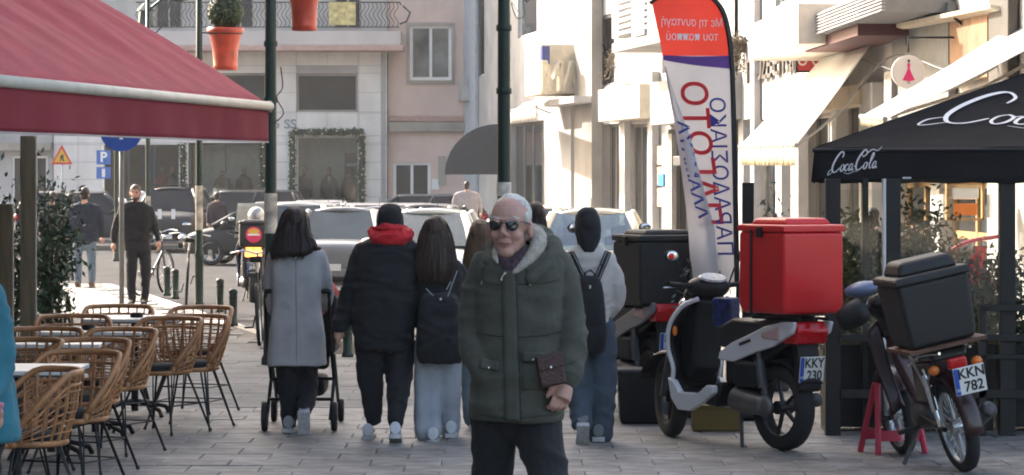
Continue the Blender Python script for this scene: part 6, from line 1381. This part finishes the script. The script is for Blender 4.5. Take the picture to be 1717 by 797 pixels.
ob('centre_pole', MB().tube([Vector((pk_.x,pk_.y,0)), pk_], .035, 12), M['black_metal'], ct); ob('pole_base', MB().box((pk_.x,pk_.y,.05), (.9,.9,.1)), M['dark_grey'], ct, bevel=.02)
# white script
def stroke_paths():
    o_ = lambda x: [(x+.25,.62),(x+.06,.5),(x,.2),(x+.13,.0),(x+.33,.12),(x+.4,.45),(x+.25,.62),(x+.42,.5),(x+.55,.55)]
    a_ = lambda x: [(x+.33,.52),(x+.18,.62),(x,.38),(x,.1),(x+.12,.0),(x+.3,.2),(x+.38,.6)]
    a2 = lambda x: [(x+.38,.6),(x+.33,.15),(x+.42,.0),(x+.58,.12)]
    return [([(1.02,1.28),(1.1,1.6),(.85,1.85),(.5,1.6),(.15,1.0),(.02,.42),(.18,.02),(.55,.0),(.95,.35)],1.3), ([(.18,.02),(-.35,-.25),(-.3,.1),(.0,.3)],.6), (o_(1.05),1), ([(1.95,.5),(1.8,.62),(1.6,.42),(1.6,.1),(1.78,0),(2.02,.2)],1), (a_(2.1),1), (a2(2.1),1),
        ([(2.68,.32),(2.9,.36)],1), ([(3.92,1.28),(3.95,1.55),(3.7,1.8),(3.35,1.55),(3.0,1.0),(2.9,.42),(3.05,.02),(3.4,.0),(3.75,.3)],1.3), ([(3.3,1.6),(3.6,1.15),(4.1,1.55),(4.6,1.75),(5.2,1.6),(5.6,1.95)],.9), (o_(3.85),1),
        ([(4.45,.3),(4.75,.9),(4.85,1.3),(4.75,1.42),(4.62,1.1),(4.55,.35),(4.62,.0),(4.8,.12)],1), (a_(4.95),1), (a2(4.95),1), ([(1.5,-.12),(2.1,-.3),(2.9,-.12),(3.3,-.2)],.5)]
def script(name, fn, wd, parent, m):
    mb = MB()
    for pts, k in stroke_paths():
        P = smoothpath([Vector((x+.28*y, y, 0)) for x, y in pts], 5); n = len(P); R = []
        for i, p in enumerate(P):
            d = (P[min(i+1,n-1)]-P[max(i-1,0)]).normalized(); t = i/(n-1); w_ = wd*k*(.45+.75*math.sin(math.pi*min(1,max(0,t)))**.7)*(.75+.5*abs(d.y)); nn = Vector((-d.y, d.x, 0))
            R.append([fn(*(p+nn*w_).xy), fn(*(p-nn*w_).xy)])
        o_ = len(mb.v)
        for r_ in R: mb.v += [tuple(v) for v in r_]
        for i in range(n-1): mb.f.append((o_+2*i, o_+2*i+1, o_+2*i+3, o_+2*i+2))
    return ob(name, mb, m, parent)
scr = mat('white script print', (0.72,0.72,0.75), .6, var=0)
nv = Vector((fd.y, -fd.x, 0))
script('cola_script', lambda x, y: fd*(.125+x*.0585) + nv*(.028+.026) + Vector((0,0,z0-.175+y*.075+x*.006)), .055, ct, scr)
def on_roof(x, y):
    u = .235 + x*.095; v = .02 + y*.11; a, b = q[0], q[1]; p = a.lerp(b, u).lerp(pk_, v) - Vector((0,0,.07*math.sin(v*math.pi)*math.sin(u*math.pi)**.5)); n_ = (b-a).cross(pk_-a).normalized(); return p + n_*.012
def on_roof2(x, y):      # keep the letters upright on the sloping panel
    u = .24 + x*.095; v = .30 + y*.18; a, b = q[0], q[1]; w_ = 1-v; uu = min(.98, max(.02, (u-.5*v)/max(w_,.2)))
    p = a.lerp(b, uu).lerp(pk_, v) - Vector((0,0,.07*math.sin(v*math.pi)*math.sin(uu*math.pi)**.5)); n_ = (b-a).cross(pk_-a).normalized(); return p + n_*.014
script('roof_script', on_roof2, .03, ct, scr)
ob('small_print', MB().box(fd*.66+nv*.05+Vector((0,0,z0-.215)), (.06,.004,.012), rz=an), scr, ct)
# fence, posts, glass, planting
def tpos(px, py, s_): return W(px, py, s_)
tf = thing('terrace_screen', 'black framed glass wind screen with posts under the cola canopy', 'screen', W(1395, HZ+1.8*238, 238)); tl_ = tf.location
def TP(px, py, s_=238): return W(px, py, s_) - tl_
for px, w_, top, s_ in ((1396,25,300,238),(1497,24,300,238),(1688,26,296,238),(1450,10,300,236),(1482,5,300,239)):
    a = TP(px, HZ+1.8*s_, s_); b = TP(px, top, s_); ob('screen_post', MB().box((a.x, a.y, (a.z+b.z)/2), (w_/s_, .09, b.z-a.z)), M['black_metal'] if w_ > 6 else M['white_plastic'], tf, bevel=.004)
for x0, x1, y0, y1 in ((1410,1484,318,560),(1510,1675,300,560),(1702,1790,300,505)):
    a, b = TP(x0,y1), TP(x1,y0); ob('glass_pane', MB().box(((a.x+b.x)/2, .02, (a.z+b.z)/2), (b.x-a.x, .01, b.z-a.z)), M['glass_clear'], tf)
def rail(x0, x1, y, th=.05): 
    a, b = TP(x0,y), TP(x1,y); ob('rail', MB().box(((a.x+b.x)/2, -.05, a.z), (b.x-a.x, .05, th)), M['black_metal'], tf, bevel=.004)
rail(1408,1800,566); rail(1642,1800,516,.045); rail(1408,1800,660,.06)
ob('screen_post', MB().box((TP(1645,600).x, -.05, (TP(1645,516).z+0)/2+.0), (.05,.05,TP(1645,514).z)), M['black_metal'], tf)
rail(1642,1800,598,.03)
for i, (x0, x1) in enumerate(((1384,1480),(1484,1578),(1582,1676),(1680,1790))):
    a, b = W(x0, 0, 236), W(x1, 0, 236); o = thing('trough_planter', ('black trough planter behind the white scooter, leftmost of its row','black trough planter behind the red folding sign','black trough planter behind the leaning moped','black trough planter at the right edge of the picture')[i], 'planter', ((a.x+b.x)/2, a.y+.32, 0), 0, 'black trough planters of the terrace')
    wd = b.x-a.x; ob('trough', MB().rings([[Vector((sx*wd*k, sy*.17*k2, z)) for sx, sy in ((-1,-1),(1,-1),(1,1),(-1,1))] for k, k2, z in ((.46,.9,.03),(.495,1,.6),(.495,1,.62),(.46,.85,.62),(.46,.85,.55))]), M['black_plastic'], o)
    for sx in (-1,1): ob('foot', MB().box((sx*wd*.4,0,.015), (.05,.3,.03)), M['black_metal'], o)
    ob('potting_soil', MB().box((0,0,.56), (wd*.9,.28,.03)), M['bark'], o)
    rnd = random.Random(i); lf = MB()
    for k in range(9):
        x = rnd.uniform(-.4,.4)*wd; e = Vector((x+rnd.uniform(-.12,.12), rnd.uniform(-.1,.1), .57+rnd.uniform(.35,.95 if i < 2 else .7))); P = smoothpath([(x,0,.57), (x+.02,0,(.57+e.z)/2), e], 3)
        ob('stem', MB().tube(P, .006, 5), M['bark'], o)
        for j in range(150):
            p_ = P[rnd.randint(1,len(P)-1)] + Vector((rnd.gauss(0,.06),rnd.gauss(0,.05),rnd.gauss(0,.06))); leaves(lf, p_, .01, 1, .028, rnd.randint(0,10**6))
    ob('foliage', lf, M['leaf2'] if i % 2 == 0 else M['leaf'], o, kind='stuff')
# black box base by the scooter, post, yellow crate, red folding sign
g = W(1073, HZ+1.8*226, 226); o = thing('box_planter', 'low black box standing on the paving left of the white scooter', 'box', (g.x, g.y, 0))
ob('box_shell', MB().rings([[Vector((sx*a_, sy*a_*.9, z)) for sx, sy in ((-1,-1),(1,-1),(1,1),(-1,1))] for a_, z in ((.135,.0),(.15,.02),(.172,.37),(.172,.39))]), M['black_plastic'], o, bevel=.006)
ob('rim', MB().box((0,0,.395), (.36,.33,.02)), M['dark_grey'], o, bevel=.004)
g = W(1254, HZ+1.8*214, 214); o = thing('screen_pillar', 'slim black pillar standing between the flag and the red delivery box', 'pillar', (g.x, g.y, 0))
ob('column', MB().box((0,0,.89), (.09,.09,1.78)), M['black_metal'], o, bevel=.006); ob('base_plate', MB().box((0,0,.01), (.2,.2,.02)), M['black_metal'], o)
g = W(1204, HZ+1.8*236, 236); o = thing('crate', 'low yellow crate on the paving behind the white scooter wheels', 'crate', (g.x, g.y+.25, 0))
ye = mat('dull yellow plastic', (0.15,0.10,0.02), .6); ob('crate_body', MB().box((0,0,.09), (.34,.24,.17)), ye, o, bevel=.008); ob('crate_rim', MB().box((0,0,.18), (.36,.26,.02)), ye, o, bevel=.004)
g = W(1497, HZ+1.8*254, 254); o = thing('folding_sign', 'red folding pavement sign standing left of the leaning moped', 'sign', (g.x, g.y, 0), math.radians(18)); rp = mat('red sign frame', (0.45,0.02,0.06), .45)
for sy in (-1,1):
    for sx in (-1,1): ob('leg', MB().tube([(sx*.17,sy*.14,0),(sx*.12,sy*.02,.46)], .02, 6), rp, o)
    ob('panel', MB().add([(-.14,sy*.08,.22),(.14,sy*.08,.22),(.12,sy*.03,.44),(-.12,sy*.03,.44)], [(0,1,2,3)]), M['ink'], o, solid=.012)
    ob('cross_bar', MB().box((0,sy*.105,.12), (.3,.015,.07)), rp, o)
bush('silver_bush', 'small silvery olive plant in a pot under the hanging tail of the flag', 1176, 221, 1.34, .12, 900, mat('silvery olive leaf', (0.16,0.18,0.15), .6, var=.4), 11, .34, 6, leaf=.03)
bush('potted_olive', 'potted olive plant showing above the red delivery box, left of the canopy', 1292, 196, 1.72, .14, 900, bpy.data.materials['silvery olive leaf'], 12, .4, 7, leaf=.032)
bush('terrace_bush', 'tall yellow green bush behind the wind screen, between the first two black posts', 1448, 212, 1.5, .22, 4600, M['leaf2'], 13, .5, 13, leaf=.044)
bush('terrace_bush', 'leafy green bush behind the wide glass pane, left of the red arch', 1545, 205, 1.62, .27, 3800, M['leaf'], 14, .5, 9, leaf=.034)
bush('terrace_bush', 'reddish flowering bush behind the wide glass pane, under the red arch', 1640, 205, 1.25, .26, 1800, mat('reddish leaves', (0.22,0.08,0.03), .6, var=.6), 15, .5, 8, leaf=.034)
walker('person in dark clothes and a cap standing behind the bush under the cola canopy', 1462, 168, 348, 604, 50, cloth('dark plum jacket', (0.035,0.02,0.022)), dark_t)
g = W(1636, HZ+1.8*170, 170); o = thing('red_arch', 'red curved arch frame standing behind the glass of the terrace', 'frame', (g.x, g.y, 0))
ob('arch', MB().tube(smoothpath([(-.32,0,0),(-.32,0,.9),(-.3,0,1.05),(-.1,0,1.18),(.15,0,1.23),(.32,0,1.22),(.34,0,.9),(.34,0,0)], 4), .02, 8), rp, o, smooth=True)
ob('arch_cloth', MB().grid(lambda u, v: Vector((lerp(-.02,.12,u)-.1*v, .02*math.sin(u*6), 1.15-.4*v)), 6, 6), mat('red cloth', (0.5,0.02,0.02), .8), o, smooth=True)
c = W(1618, 338, 150); o = thing('display_box', 'golden wooden wall display with a white top and orange panel behind the canopy', 'display', c)
for a, b, cc, d in ((-.2,0,.03,.42),(.2,0,.03,.42),(0,.2,.42,.03),(0,-.2,.42,.03)): ob('wood_frame', MB().box((a,0,b), (cc,.1,d)), wood, o)
ob('white_panel', MB().box((0,-.02,.09), (.3,.04,.13)), M['white_paint'], o, bevel=.02); ob('orange_panel', MB().box((0,-.03,-.09), (.26,.04,.13)), mat('orange panel', (0.75,0.2,0.02), .5), o, bevel=.01)
ob('side_wing', MB().box((-.27,-.05,-.05), (.03,.1,.26), rz=.5), M['white_paint'], o); ob('side_wing', MB().box((.27,-.05,-.05), (.03,.1,.26), rz=-.5), M['white_paint'], o)
# ================================================================ HAZE (the far end of the street fades)
hz = bpy.data.materials.new('haze air'); hz.use_nodes = True; n_ = hz.node_tree.nodes; n_.remove(n_['Principled BSDF'])
pv = n_.new('ShaderNodeVolumePrincipled'); pv.inputs['Density'].default_value = 0.0004; pv.inputs['Color'].default_value = (0.95,0.96,1.0,1); pv.inputs['Anisotropy'].default_value = 0.3
hz.node_tree.links.new(pv.outputs[0], n_['Material Output'].inputs['Volume'])
o = ob('haze', MB().box((0,60,7.2), (150,190,17)), hz, None); o['kind'] = 'stuff'
# ---------------------------------------------------------------- finish
bpy.data.scenes.remove(SCR)
S.cycles.pixel_filter_type = 'BLACKMAN_HARRIS'; S.cycles.filter_width = 1.9
bpy.context.view_layer.update()
